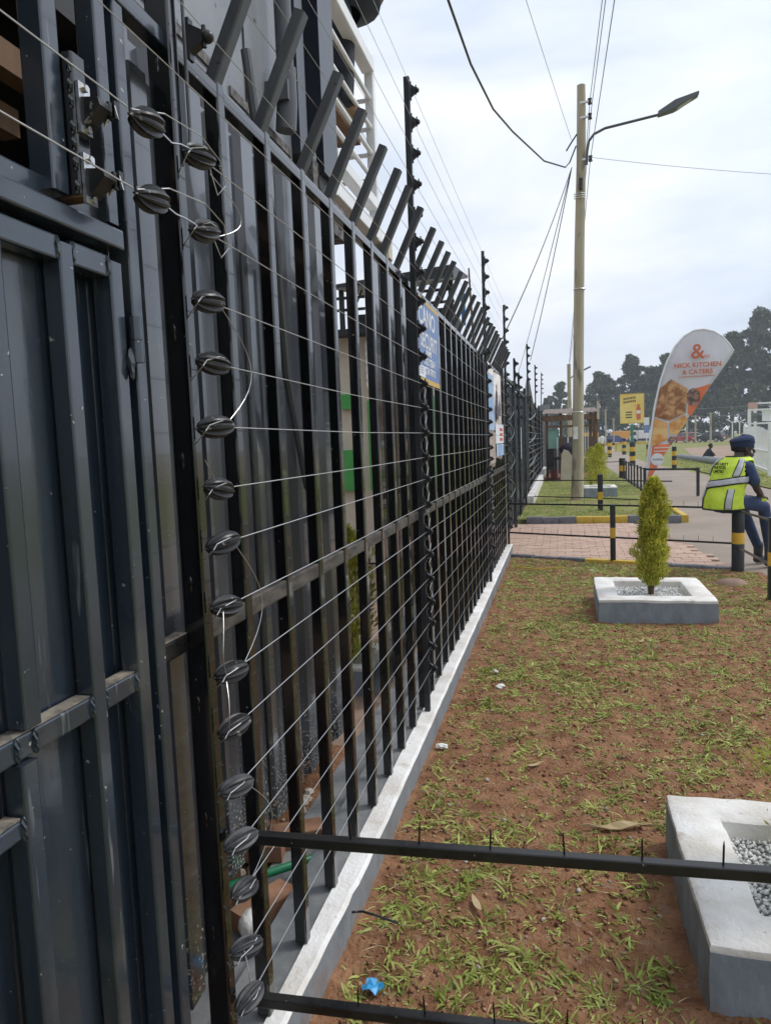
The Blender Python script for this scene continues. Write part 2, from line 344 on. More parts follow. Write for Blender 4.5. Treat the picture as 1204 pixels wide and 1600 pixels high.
while len(pts) < 3900 and tries < 90000:
    tries += 1
    x = random.uniform(.12, 2.9); y = .9 + (random.random()**1.15)*8.9
    if y > kerb_y(x)-.12 or inside_planter(x, y): continue
    d = fbm(x*1.7+4, y*1.7, 2, 3) + .5*fbm(x*5, y*5, 7, 2)
    th = .1 if y < 4.5 else .1-.09*(y-4.5)
    if d + random.gauss(0, .22) < th: continue
    pts.append((x, y, random.uniform(.55, 1.15)*(1 if y < 6 else .9)))
    if random.random() < .5: pts_d.append((x+random.gauss(0,.03), y+random.gauss(0,.03), random.uniform(.5,1)))
while len(pts) < 8600:
    x = random.uniform(.12, 2.9); y = random.uniform(1.2, 9.8)
    if y > kerb_y(x)-.12 or inside_planter(x, y): continue
    pts.append((x, y, random.uniform(.25, .7)))
blades(pts, 8, .064, .0095, 'grass', K['grass'], 'sparse broad-bladed grass growing in the red soil', .75, soil_z)
for _ in range(1300):
    x = random.uniform(.12, 2.9); y = random.uniform(1.2, 9.5)
    if y < kerb_y(x)-.12 and not inside_planter(x, y): pts_d.append((x, y, random.uniform(.4, 1)))
blades(pts_d, 5, .075, .0028, 'dry_grass', K['straw'], 'dry straw-coloured grass lying on the red soil', .3, soil_z)
pf = []
while len(pf) < 3200:
    x = random.uniform(0, 2.85); y = 14.08+random.random()**1.5*18
    if fbm(x*1.3, y*1.3, 4, 3) > -.25: pf.append((x, y, random.uniform(.5,1.1)))
blades(pf, 6, .085, .008, 'lawn_grass', K['grass'], 'green lawn grass behind the far kerb', 1., lambda x, y: .075)
pf = []
while len(pf) < 2600:
    x = 6.4+random.random()**1.4*7; y = random.uniform(17, 43)
    if fbm(x*.7, y*.7, 4, 3) > -.3 and x < 6.3+ (y*.1): pf.append((x, y, random.uniform(.8,1.6)))
blades(pf, 6, .1, .012, 'verge_grass', K['grass'], 'green grass on the verge across the footpath', 1., lambda x, y: -.012)
# crumbs of soil, small stones
def rocks(n, name, mat, smin, smax, label, ymax=9.6, pw=1.8):
    base = np.array([(0,0,1),(.9,0,.1),(.28,.86,-.1),(-.72,.53,.15),(-.72,-.53,-.05),(.28,-.86,.1),(0,0,-1)], float)
    tri = np.array([(0,1,2),(0,2,3),(0,3,4),(0,4,5),(0,5,1),(6,2,1),(6,3,2),(6,4,3),(6,5,4),(6,1,5)])
    vs_ = []; fs = []; k = 0
    while k < n:
        x = random.uniform(.1, 2.9); y = 1.2+random.random()**pw*(ymax-1.2)
        if y > kerb_y(x)-.08 or inside_planter(x, y): continue
        s = smin*(smax/smin)**(random.random()**2.2)
        a = random.uniform(0, 2*pi); R_ = np.array([[cos(a),-sin(a),0],[sin(a),cos(a),0],[0,0,1]])
        v = base*(1+RNG.uniform(-.35,.35,(7,3)))*np.array([1, random.uniform(.6,1), random.uniform(.4,.8)])*s
        vs_.append(v@R_.T+np.array([x, y, soil_z(x,y)+s*.25])); fs.append(tri+7*k); k += 1
    o = link(name, fast_mesh(name, np.concatenate(vs_), np.concatenate(fs), mat)); tag(o, label, 'soil' if 'crumb' in name else 'pebbles', kind='stuff')
rocks(26000, 'soil_crumbs', K['crumb'], .0025, .015, 'loose red crumbs of soil over the bed')
rocks(3500, 'soil_crumbs', K['straw'], .003, .011, 'tan chips of dry mulch scattered over the red soil')
rocks(700, 'pebbles', K['stone'], .005, .016, 'scattered pale pebbles on the red soil', 9., 1.6)

# ================================================================ FENCE
PY0, PS, NP = 1.6467, .2833, 31
plinth = thing('fence_plinth', 'low white-topped grey concrete plinth running under the black fence', 'wall', (0,1.3,0))
def rough_slab(x0, x1, y0, y1, z0, z1, n, jx, jz, m_i):
    m = MB(); ys = np.linspace(y0, y1, n); xs = [x0, (x0+x1)/2, x1]
    rows = []
    for q, yy in enumerate(ys):
        e = x1 + jx*fbm(yy*6, 2.2); h = z1 + jz*fbm(yy*5, 8.8)
        if yy < 2.35 and x1 > 0: e -= .035*(2.35-yy)+.004*fbm(yy*17, 3)
        rows.append([(x0,yy,z0),(x0,yy,h),((x0+e)/2,yy,h+jz*fbm(yy*9,4)),(e-.012,yy,h),(e,yy,h-.012),(e,yy,z0)])
    b = []
    for r_ in rows: b += r_
    k = 6; fs = []
    for q in range(n-1):
        for c in range(k-1): fs.append((q*k+c, q*k+c+1, (q+1)*k+c+1, (q+1)*k+c))
    fs += [tuple(range(k)), tuple((n-1)*k+c for c in range(k))[::-1]]
    return m.add(b, fs)
ms = rough_slab(-.01, .07, 1.1, 10.42, -.1, .118, 160, .003, .003, 0)
o = ms.build('white_cap', [K['whitetop'], K['greyside']], plinth, smooth=True)
for p in o.data.polygons:
    if p.normal.x > .8: p.material_index = 1
MB().box(-.15,-.012,1.1,10.4,-.1,.108).build('inner_ledge', K['concrete'], plinth)

fence = thing('metal_fence', 'tall black metal fence with slanted outriggers along the white plinth', 'fence', (0,PY0,.12))
pk = MB().bar((-.019,.019,0),(-.019,.019,2.36),.038,.038,r=.005).mesh('picket', K['black'])
og = MB().bar((-.03,.019,2.345),(.12,.019,2.648),.031,.036,side=(1,0,0),r=.004).mesh('outrigger', K['outrig'])
for i in range(NP):
    yy = i*PS
    p_ = link('picket', pk, fence, loc=(0, yy, 0))
    if i < 30: q_ = link('outrigger', og, p_, loc=(random.uniform(-.003,.003), 0, random.uniform(-.006,.002))); q_.rotation_euler = (random.uniform(-.02,.02), 0, random.uniform(-.03,.03))
for i in range(-1, NP-1):
    y0 = PY0+i*PS+.0385; y1 = PY0+(i+1)*PS-.0005
    if i == -1: y0 = 1.461
    MB().bar((-.019,y0,2.459),(-.019,y1,2.459),.034,.036,r=.004).build('top_rail', K['black'], fence)
    MB().bar((-.02,y0,1.216),(-.02,y1,1.216),.03,.046,r=.004).build('middle_rail', K['dust'], fence)
cp = MB().bar((-.016,1.43,.0),(-.016,1.43,3.5),.054,.036,r=.005).build('corner_post', K['black'], fence)
for q in range(9): MB().ell((-.02,1.411,.25+q*.27),.004,.003,.02,6,6,0,lambda a,b:1+.3*sin(4*b+7*a)).build('weld', K['black'], fence)
MB().tube([(.024,1.452,3.5),(.022,1.455,2.3),(.02,1.45,2.22)],.004,8).build('earth_rod', K['pvc'], fence)
MB().bar((-.019,1.0,2.459),(-.019,1.418,2.459),.034,.036,r=.004).build('top_rail', K['gate'], fence)

# electric wires with strain insulators
el = thing('electric_fence', 'electric wires with black strain insulators strung across the fence pickets', 'electric fence', (.05,1.42,.1))
WZ = [2.222,2.075,1.931,1.803,1.669,1.537,1.419,1.28,1.131,1.007,.872,.742,.624,.488,.364]
UZ = [2.365,2.515,2.672,2.805,2.963,3.118,3.274,3.431]
def rib(ph, th): return 1 + (.16 if int(th/(2*pi)*32+.5) % 4 in (0,1) else -.16)
im = MB(); im.ell((0,0,0), .0215,.0215,.045, 32, 10, 0, rib)
im.ell((0,0,0), .008,.008,.05, 8, 6)
ins_me = im.mesh('strain_insulator', K['insul'], True); ins_me2 = im.mesh('strain_insulator', K['insul2'], True)
EP = [3.87, 7.62, 10.38]
for k, z in enumerate(WZ):
    yc = 1.425+random.uniform(-.006,.006); xc = .056
    o = link('strain_insulator', ins_me if z > .95 else ins_me2, el, loc=(xc-.05, yc-1.42, z-.1))
    o.rotation_euler = (rad(90)+random.uniform(-.2,.2), random.uniform(-.6,.6), random.uniform(-.18,.18)-.42)
    h = MB().tube([(.011,1.412,z-.035),(.03,1.39,z-.03),(xc,yc-.045,z-.008),(xc+.004,yc-.036,z+.003),(xc+.02,yc-.01,z+.012),(xc+.018,yc+.02,z+.012),(xc,yc+.04,z)], .0013, 5)
    h.build('hook', K['steel'], o)
    zs = z; pts_ = [(xc, yc+.035, z), (.05, 2.6, zs+random.uniform(-.006,.003)), (.05, EP[0], zs), (.05, 5.7, zs-.004), (.05, EP[1], zs), (.05, EP[2], zs)]
    MB().tube(pts_, .00125, 5).build('strand', K['steel'], el)
    tw = MB(); 
    for q in range(3): tw.tube([(xc+.002*cos(a), yc+.04+.006*q+.0009*a, z+.002*sin(a)) for a in np.linspace(0, 2*pi, 7)], .0012, 4)
    tw.build('wire_twist', K['steel'], el)
for z in UZ:
    MB().tube([(.05,-2.5,z),(.05,1.0,z-.01),(.05,EP[0],z),(.05,5.7,z-.006),(.05,EP[1],z),(.05,9,z-.004),(.05,EP[2],z)], .0011, 5).build('strand', K['steel'], el)
def loop(zs, ze, bulge, y0=1.46):
    pts_ = [(.06+.02*sin(t*pi), y0+bulge*sin(t*pi)*(1-.15*cos(t*pi)), zs+(ze-zs)*t) for t in np.linspace(0,1,14)]
    MB().tube(pts_, .001, 5).build('jumper_wire', K['steel'], el)
loop(1.935,1.672,.11); loop(1.42,1.12,.1); loop(.86,.63,.09); loop(2.2,2.07,.1); 
loop(1.28,1.13,-.05,1.4); loop(1.12,1.0,-.035,1.395); loop(.5,.37,-.02,1.4)
MB().tube([(.06,1.36,1.6),(.062,1.4,1.55),(.06,1.43,1.535)],.0012,5).build('jumper_wire', K['steel'], el)
# gate wires and their insulator pairs
for zg, ze in ((2.192,2.222),(2.062,2.075)):
    MB().tube([(.085,-.6,zg-.004),(.082,.6,zg-.002),(.078,1.13,zg+.002)], .0014, 6).build('strand', K['steel'], el)
    o = link('strain_insulator', ins_me, el, loc=(.025, 1.195-1.42, zg+.003-.1)); o.rotation_euler = (rad(90)+.12, .6, 0)
    MB().tube([(.074,1.24,zg+.005),(.07,1.228,zg+.012),(.068,1.29,zg+.006),(.065,1.33,(zg+ze)/2+.004),(.06,1.385,ze)], .0016, 5).build('link_wire', K['steel'], el)
    MB().tube([(.08,1.14,zg+.002),(.085,1.24,zg+.035),(.085,1.38,zg+.05),(.08,1.47,zg+.035),(.075,1.5,zg-.005),(.065,1.48,zg-.03),(.06,1.46,ze-.01)], .0012, 5).build('jumper_wire', K['steel'], el)
# stand-off posts with bracket insulators
bi = MB(); bi.box(.0,.006,-.008,.008,-.045,.045); bi.poly([(.006,-.008,-.03),(.03,-.008,-.012),(.03,-.008,.012),(.006,-.008,.03)], .016, (0,1,0)); 
bi.ell((.036,0,0),.012,.012,.014,10,6); bi.tube([(.03,0,-.022),(.03,0,.026)],.004,6)
bi_me = bi.mesh('bracket_insulator', K['insul'], True)
for e_, (yy, top) in enumerate(((EP[0],3.5),(EP[1],3.53),(EP[2],3.47))):
    p_ = MB().bar((.0,yy,.1),(.0,yy,top),.03,.03,r=.003).build('standoff_post', K['postblack'], el)
    p_.location.x = .02
    for z in WZ+UZ:
        b_ = link('bracket_insulator', bi_me, p_, loc=(.018, yy, z)); b_.rotation_euler = (0,0,random.uniform(-.1,.1))
        b_.location = (.017, yy, z)
for yy in EP[:2]:
    for q in range(9):                                        # zig-zag link wire beside the post
        z = 1.95-.14*q-.02
        MB().tube([(.052,yy+.02,z),(.062,yy+.035,z-.03),(.058,yy+.015,z-.07),(.064,yy+.035,z-.1),(.052,yy+.02,z-.135)],.0022,5).build('link_wire', K['steel'], el)
for q, z in enumerate((2.05,1.75,1.35,.95)):
    MB().tube([(.06+.05*sin(t*pi), EP[2]+.25*sin(t*pi), z+.1-.26*t) for t in np.linspace(0,1,12)],.002,5).build('jumper_wire', K['steel'], el)
# bracket near gate side of corner post
b_ = link('bracket_insulator', bi_me, el, loc=(-.012, .02, 2.36)); b_.scale = (1.2,1.2,.9)

# ================================================================ GATE
gate = thing('metal_gate', 'dark slate sheet metal gate with box frame beside the corner post', 'gate', (-.03,.6,0))
def corr(name, X, y0, y1, z0, z1, per, dep, mat, parent, flat=.55, nz=1, zf=None):
    m = MB(); ys = []; y = y0; xs = []
    while y < y1:
        for f, d in ((0,0),(flat,0),(flat+.06,1),(.94,1)):
            if y+f*per <= y1: ys.append(y+f*per); xs.append(X-d*dep)
        y += per
    ys.append(y1); xs.append(xs[-1]); n = len(ys); vs_ = []
    for a, b in zip(xs, ys):
        zz = zf(b) if zf else z0
        vs_ += [(a,b,zz),(a,b,z1)]
    for a, b in zip(xs, ys):
        zz = zf(b) if zf else z0
        vs_ += [(a-.002,b,zz),(a-.002,b,z1)]
    fs = [(2*i,2*i+2,2*i+3,2*i+1) for i in range(n-1)]+[(2*n+2*i+1,2*n+2*i+3,2*n+2*i+2,2*n+2*i) for i in range(n-1)]
    fs += [(2*i,2*n+2*i,2*n+2*i+2,2*i+2) for i in range(n-1)]+[(2*i+1,2*i+3,2*n+2*i+3,2*n+2*i+1) for i in range(n-1)]
    return m.add(vs_, fs).build(name, mat, parent)
corr('sheet_panel', -.05, .0, 1.208, .06, 1.975, .3, .012, K['gatesheet'], gate, .7)
def gb(name, p0, p1, w, d, mat='gate', par=None): return MB().bar(p0, p1, w, d, r=.004).build(name, K[mat], par or gate)
gb('stile', (-.026,1.062,.05),(-.026,1.062,1.965),.036,.034)
gb('stile', (-.026,1.196,.04),(-.026,1.196,1.965),.04,.036)
gb('stile', (-.026,.885,.05),(-.026,.885,1.165),.036,.034)
gb('stile', (-.026,.72,.05),(-.026,.72,1.165),.036,.034)
gb('stile', (-.026,.9,1.215),(-.026,.9,1.965),.036,.034)
gb('rail', (-.022,.0,2.007),(-.022,1.215,2.007),.044,.036); gb('rail', (-.028,.0,1.955),(-.028,1.043,1.955),.034,.04); gb('rail', (-.028,1.081,1.955),(-.028,1.177,1.955),.034,.04)
for a, b in ((0,1.043),(1.081,1.177)):
    gb('rail', (-.03,a,1.19),(-.03,b,1.19),.032,.038)
    MB().box(-.044,-.016,a,b,1.2092,1.2115).build('dust_layer', K['dustlay'], gate)
gb('rail', (-.03,.74,1.07),(-.03,.866,1.07),.032,.03); MB().box(-.044,-.016,.742,.864,1.0852,1.088).build('dust_layer', K['dustlay'], gate)
for z in (1.83, .35):
    h = MB().tube([(.004,1.228,z-.042),(.004,1.228,z-.002)],.0125,12).build('hinge', K['gate'], gate, smooth=True)
    MB().tube([(.004,1.228,z+.0),(.004,1.228,z+.042)],.0122,12).build('hinge_barrel', K['gate'], h, smooth=True)
    MB().ell((.001,1.212,z-.045),.006,.008,.03,7,6,0,lambda a,b:1+.3*sin(5*b+9*a)).build('weld', K['gate'], h)
for yy, zz in ((1.043,1.19),(1.081,1.19),(1.177,1.19),(.866,1.19),(.904,1.19),(1.177,1.955),(1.081,1.955),(1.043,1.955),(.866,1.07)):
    MB().ell((-.012,yy,zz),.006,.004,.02,7,7,0,lambda a,b:1+.35*sin(4*b+9*a)).build('weld', K['gate'], gate)
# fixed frame around the gate
gf = thing('gate_frame', 'black fixed frame post and header carrying the gate and electric contacts', 'gate frame', (-.03,1.29,0))
gb('gate_post', (-.028,1.257,-.05),(-.028,1.257,2.44),.045,.034,'gate',gf)
corr('sheet_strip', -.075, 1.278, 1.56, .35, 2.42, .12, .02, K['sheet'], gf, .5, zf=lambda y: .33+.03*fbm(y*30,1))
gb('middle_rail', (-.05,1.276,1.2),(-.05,1.41,1.2),.03,.04,'black2',gf); MB().box(-.064,-.036,1.278,1.41,1.221,1.2235).build('dust_layer', K['dustlay'], gf)
gb('jamb', (-.03,1.205,2.035),(-.03,1.205,2.44),.04,.034,'gate',gf)
gb('contact_post', (-.028,1.06,2.045),(-.028,1.06,3.2),.045,.04,'gate',gf)
gb('contact_post', (-.012,1.1,2.047),(-.012,1.1,2.27),.05,.036,'black',gf)
gb('lintel', (-.045,0,2.052),(-.045,1.2,2.052),.03,.035,'gate',gf)
for q in range(7): MB().ell((.008,1.081,2.06+q*.032+random.uniform(-.006,.006)),.005,.004,.012,6,6,0,lambda a,b:1+.4*sin(3*b+8*a)).build('weld', K['black'], gf)
MB().box(-.034,.013,1.085,1.115,2.043,2.047).build('rusty_end', K['rust'], gf)
for zc in (2.185, 2.073):
    c_ = MB().box(.014,.02,1.085,1.115,zc-.04,zc+.04).build('contact_plate', K['bolt'], gf)
    MB().poly([(.02,1.09,zc+.016),(.05,1.09,zc+.012),(.053,1.09,zc+.0),(.03,1.09,zc-.022),(.02,1.09,zc-.028)],.03,(0,1,0)).build('contact_block', K['insul'], c_)
    MB().poly([(.035,1.121,zc+.014),(.06,1.121,zc+.01),(.066,1.121,zc-.014),(.05,1.121,zc-.004),(.038,1.121,zc-.022)],.003,(0,1,0)).build('contact_tongue', K['bolt'], c_)
    for q in range(3): MB().box(.035+.01*q,.04+.01*q,1.121,1.133,zc-.01,zc+.018).build('contact_fin', K['insul'], c_)
    for dz in (.032,-.033): MB().tube([(.02,1.1,zc+dz),(.026,1.1,zc+dz)],.006,6).build('bolt', K['bolt'], c_)
# ================================================================ SHED AND BUILDING BEHIND THE FENCE
shed = thing('sheet_metal_shed', 'black profiled sheet metal shed close behind the fence', 'shed', (-.35,2.4,0))
corr('wall_sheet', -.33, 1.72, 3.42, .15, 2.74, .2, .028, K['sheet'], shed, .5, zf=lambda y: .17+.03*fbm(y*9,4)+.02*fbm(y*31,2))
MB().box(-.42,-.36,.2,3.4,2.66,2.72).build('wall_plate', K['dark'], shed)
MB().box(-3.4,-.37,-1.5,3.4,2.73,2.78).build('roof', K['dark'], shed)  # unseen; roof and far walls added to keep the shed inside dark
MB().box(-3.45,-3.4,-1.5,3.4,-.1,2.73).build('back_wall', K['dark'], shed)
MB().box(-3.4,-.37,3.4,3.44,.18,2.73).build('end_wall', K['dark'], shed)
MB().box(-3.4,-.5,-1.55,-1.5,-.1,2.73).build('end_wall', K['dark'], shed)
for q, (z, x) in enumerate(((2.52,-.42),(2.43,-.5))):
    MB().box(x-.05,x,.2,1.62-.03*q,z-.035,z+.03).build('eave_board', K['wood'], shed)
MB().tube([(-.2,2.3,2.9),(-.19,2.32,2.72),(-.185,2.43,2.35),(-.24,2.62,1.9),(-.26,2.85,1.45)],.017,8).build('hose', K['pvc'], shed, smooth=True)
for yy in (1.5, 1.75): MB().tube([(-.3,yy+.9,2.3),(-.3,yy+.9,.3)],.006,6).build('vent_rod', K['black2'], shed)

bld = thing('upper_building', 'grey painted upper storey wall with peeling band and drain pipe', 'building', (-.4,2.5,2.7))
MB().box(-3.6,-.4,-2,3.25,2.9,7.5).build('wall', K['plaster'], bld)
MB().box(-3.6,-.385,-2,3.45,2.785,2.9).build('peeling_band', K['peel'], bld)
for y0, y1 in ((1.95,2.14),(2.16,2.36),(2.6,2.78),(2.98,3.1)):
    MB().box(-.42,-.379,y0,y1,2.81+.01*fbm(y0*9,1),2.872).build('brick', K['brick'], bld)
for y0, z0 in ((1.2,2.98),(1.9,2.94),(2.6,2.92)): MB().box(-.401,-.392,y0,y0+.62,z0,z0+.035).build('plaster_ridge', K['peel'], bld)
pp = MB().tube([(-.33,3.02,7),(-.33,3.02,3.2)],.036,14).build('drain_pipe', K['pvc'], bld, smooth=True)
MB().tube([(-.33,3.02,3.2),(-.33,3.02,3.05),(-.34,3.02,2.95)],.044,14).build('pipe_socket', K['pvc'], pp, smooth=True)
MB().box(-.4,-.3,2.955,2.975,3.05,3.13).build('pipe_clip', K['pvc'], pp)
for k, (y0, y1, x) in enumerate(((3.255,3.36,-.36),(3.365,3.5,-.4),(3.505,3.74,-.33))):
    MB().box(x-.3,x,y0,y1,2.95,7.5).build('cladding_board', K['navycol'], bld)
for y0 in (2.2, 2.75): MB().box(-.399,-.394,y0,y0+.006,2.9,6).build('wall_joint', K['navycol'], bld)
vb = thing('ventilation_block', 'grey concrete blocks with dark discs for round holes under the balcony', 'concrete block', (-.36,3.6,2.7))
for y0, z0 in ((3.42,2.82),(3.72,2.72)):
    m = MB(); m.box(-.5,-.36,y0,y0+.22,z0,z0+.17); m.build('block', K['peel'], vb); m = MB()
    m.tube([(-.37,y0+.11,z0+.085),(-.355,y0+.11,z0+.085)],.042,14).build('hole_shade_disc', K['dark'], vb)  # solid disc; its dark colour stands in for the shaded opening

balc = thing('balcony_railing', 'white steel balcony railing with round bars above the fence', 'railing', (-.4,4.3,3.1))
def wb(name, p0, p1, w=.058, d=.058, mat='white'): return MB().bar(p0, p1, w, d, r=.006).build(name, K[mat], balc)
for yy, xx in ((3.83,-.4),(4.78,-.4),(4.78,-1.3),(3.83,-1.3)):
    wb('post', (xx,yy,2.95),(xx,yy,4.45 if yy < 4 else 4.1))
wb('post', (-.4,3.74,2.95),(-.4,3.74,6.0),.03,.03)
for z, r_ in ((3.17,.035),(4.03,.04)):
    wb('rail', (-.4,3.87,z),(-.4,4.745,z),2*r_,2*r_); wb('rail', (-.435,4.78,z),(-1.26,4.78,z),2*r_,2*r_)
for z in (3.34,3.5,3.66,3.84):
    MB().tube([(-.4,3.87,z),(-.4,4.75,z)],.014,10).build('bar', K['white'], balc, smooth=True)
    MB().tube([(-.43,4.78,z),(-1.27,4.78,z)],.014,10).build('bar', K['white'], balc, smooth=True)
wb('beam', (-.42,3.5,3.0),(-.42,4.95,3.0),.1,.09); wb('beam', (-.46,4.9,3.0),(-1.5,4.9,3.0),.08,.08)
MB().box(-.7,-.45,3.75,4.2,2.93,2.97).build('soffit', K['wood'], balc)
MB().box(-.72,-.46,4.0,4.72,3.545,3.575).build('plank', K['wood'], balc)
cam2 = thing('junction_box', 'pale weatherproof box hanging below the balcony corner', 'box', (-.35,5.0,2.8))
MB().bar((-.38,4.92,2.86),(-.38,4.92,2.98),.1,.12,r=.02).build('housing', K['cream'], cam2); MB().tube([(-.38,4.86,2.92),(-.38,4.852,2.92)],.03,14).build('lens', K['concrete'], cam2)
MB().tube([(-.38,4.92,2.86),(-.38,4.92,2.82)],.05,12).build('base', K['wood'], cam2)

# courtyard seen in slivers between the pickets
cy = thing('courtyard_house', 'cream house with bright green door and white louvres behind the fence', 'house', (-3,9.6,0))
MB().box(-6,-1.25,9.5,13,0,3.05).build('wall', K['cream'], cy)
MB().box(-2.3,-1.9,9.44,9.5,1.0,1.55).build('door', K['green'], cy); MB().box(-1.74,-1.56,9.43,9.5,1.0,2.2).build('door', K['green'], cy); MB().box(-2.1,-1.9,9.43,9.5,2.1,2.3).build('door_panel', K['green'], cy)
for y0, y1 in ((4.3,6.0),(8.25,10.4)): corr('hoarding_sheet', -.3, y0, y1, .1, 2.74, .2, .03, K['black'], shed, .5)
MB().box(-1.245,-1.19,9.6,12.8,.9,2.35).build('door', K['green'], cy)
MB().box(-6,-1.1,9.2,13.2,3.05,3.12).build('roof', K['dark'], cy)
w_ = MB().box(-1.72,-1.56,9.4,9.44,2.35,2.98).build('louvre_window', K['white'], cy)
for q in range(6): MB().box(-1.72,-1.56,9.37,9.4,2.38+q*.1,2.44+q*.1).build('louvre', K['white'], w_)
for x in (-.9,-.62): MB().bar((x,8.9,0),(x,8.9,2.9),.07,.07).build('porch_post', K['white'], cy)
rp = MB(); 
for q in range(5): rp.tube([(-1.42+.02*sin(q*2+t*3),6.7+.02*cos(q*2+t*3),2.95-.85*t) for t in np.linspace(0,1,10)],.016,6)
tag(rp.build('cream_rope_bundle', K['cream'], smooth=True), 'cream twisted cloth bundle hanging behind the pickets', 'cloth')
cnp = thing('truss_canopy', 'dark canopy roof on steel trusses rising behind the blue sign', 'canopy', (-1,11,0))
MB().add([(-2.6,10.8,4.05),(-.73,10.8,4.19),(-.73,12.6,4.4),(-2.6,12.6,4.26),(-2.6,10.8,4.0),(-.73,10.8,4.0),(-.73,12.6,4.36),(-2.6,12.6,4.22)],
         [(0,1,2,3),(4,7,6,5),(0,4,5,1),(1,5,6,2),(2,6,7,3),(3,7,4,0)]).build('roof', K['postblack'], cnp)
for zz in (3.88,3.7): MB().bar((-2.6,11,zz),(-.75,11,zz),.04,.04,side=(0,1,0)).build('truss_chord', K['dark'], cnp)
for q in range(6): MB().bar((-2.3+q*.27,11,3.7),(-2.17+q*.27,11,3.98),.025,.025,side=(0,1,0)).build('truss_web', K['dark'], cnp)
for x in (-.8,-2.5): MB().bar((x,11,0),(x,11,4.0),.07,.07).build('post', K['dark'], cnp)
MB().box(-2.4,-.85,11.2,12.4,3.2,3.65).build('fascia', K['dark'], cnp); MB().box(-.78,-.72,12.0,12.08,3.5,4.0).build('blue_tag', pm('blue_plastic',(.05,.2,.5)), cnp)
tag(MB().tube([(-.6,12.5,0),(-.62,12.5,2.5),(-.7,12.5,4.5)],[.03,.03,.015],6).build('timber_stake', K['wood']), 'tall thin timber stake standing beyond the canopy', 'stake')
# rubble behind the plinth
for q, (x, y, a, mt) in enumerate(((-.3,2.62,.5,'brick'),(-.24,2.16,1.1,'brick'),(-.42,2.5,.2,'brick'),(-.5,2.25,.9,'wood'))):
    o = tag(MB().bar((-.11,0,.035),(.11,0,.035),.1,.07,side=(0,1,0),r=.006).build('loose_brick' if mt == 'brick' else 'timber_offcut', K[mt]),
        ('orange brick lying by the drain near the fence foot','broken brick beside the white pipe cap','brick half buried under the sheet wall','timber offcut on the soil under the shed')[q], 'brick' if mt == 'brick' else 'timber')
    o.location = (x, y, .02); o.rotation_euler.z = a
tag(MB().tube([(-.52,2.1,.08),(-.4,2.2,.085),(-.15,2.42,.09),(-.14,2.5,.06)],.016,10).build('drain_hose', pm('dark_green_pvc',(.01,.16,.07),rough=.35), smooth=True), 'dark green plastic pipe behind the fence foot', 'pipe')
o = tag(MB().ell((-.25,2.07,.06),.04,.05,.045,10,6).build('white_stone', K['whitetop'], smooth=True), 'round white stone behind the lowest insulator', 'stone')
MB_r = MB()
for q in range(160):
    x, y = random.uniform(-.95,-.35), random.uniform(1.3,3.3); s = random.uniform(.01,.04)
    MB_r.ell((x,y,.01),s,s*random.uniform(.6,1),s*.6,6,4)
tag(MB_r.build('rubble', K['stone']), 'rubble and gravel on the soil under the shed', 'rubble', kind='stuff')

# ================================================================ SIGNS ON THE FENCE
def yz(y, z, x): return (x, y, z)
blue = pm('blue_sign_print', (.12,.2,.42), (.17,.26,.5), scale=6, rough=.45, spec=.5)
wprint = pm('white_print', (.75,.77,.8), rough=.5); yprint = pm('yellow_print', (.6,.4,.1), rough=.5); rprint = pm('red_print', (.6,.08,.07), rough=.5); nprint = pm('navy_print', (.03,.05,.16), rough=.5)
sg = thing('security_sign', 'blue security company sign with white lettering tied to the fence', 'sign', (.03,4.25,1.95))
YA, YB, XS = 3.86, 4.66, .012
def sgx(y): return XS + .004*sin((y-YA)/(YB-YA)*pi*1.5)
MB().box(XS,XS+.004,YA,YB,1.985,2.41).build('panel', blue, sg)
MB().box(XS,XS+.005,YA,YB,2.411,2.432).build('top_border', yprint, sg); MB().box(XS,XS+.005,YA,YB,1.955,1.984).build('bottom_border', yprint, sg)
for txt, sz, yy, zz, sx in (('CANO',.145,3.99,2.285,1.9),('SECURIT',.125,4.03,2.16,1.75),('ALARMS',.045,4.2,2.122,1.6),('0721 726 4',.06,4.13,2.065,2.0),('0734 747 0',.06,4.15,2.01,1.9)):
    text_mesh(txt, sz, wprint, 'lettering', sg, (XS+.0052,yy,zz), (0,1,0), (0,0,1), sx=sx*.66, bold=.002)
MB().box(XS+.004,XS+.0058,3.86,4.16,1.987,2.05).build('white_patch', wprint, sg)
MB().tube([(XS+.005,3.93,2.02),(XS+.0075,3.93,2.02)],.026,16).build('round_emblem', rprint, sg); MB().box(XS+.005,XS+.008,3.91,3.95,1.996,2.01).build('emblem_base', nprint, sg)
for q in range(3): MB().box(XS+.005,XS+.0066,3.99,4.1,2.035-q*.014,2.039-q*.014).build('small_print', blue, sg)
ps = thing('bottle_poster', 'tall faded poster with bottles and blue blocks tied near the fence end', 'poster', (.03,8.6,1.33))
beige = pm('faded_beige_print', (.55,.47,.4), (.75,.7,.66), scale=5, rough=.5); sky_b = pm('sky_blue_print', (.12,.32,.62), (.5,.6,.75), scale=3, rough=.5); plum = pm('plum_print', (.05,.03,.06), rough=.5); tan = pm('taupe_print', (.3,.23,.19), (.5,.42,.36), scale=7, rough=.5)
m = MB(); n = 14
for q in range(n+1):
    yy = 7.6+(9.55-7.6)*q/n; x = .014+.014*sin(q*1.3)+.012*sin(q*.6); zt = 2.42-.0*q+.01*sin(q); zb = 1.33+.02*sin(q*.9)+(.05 if q > 6 else 0)
    m.v += [(x,yy,zb),(x,yy,zt)]
m.f = [(2*q,2*q+2,2*q+3,2*q+1) for q in range(n)]; m.m = [0]*n
o = m.build('sheet', beige, ps, smooth=True); sm = o.modifiers.new('thick','SOLIDIFY'); sm.thickness = .002
def patch(y0,y1,z0,z1,mt,x=.046): MB().box(x-.002,x,y0,y1,z0,z1).build('print_block', mt, ps)
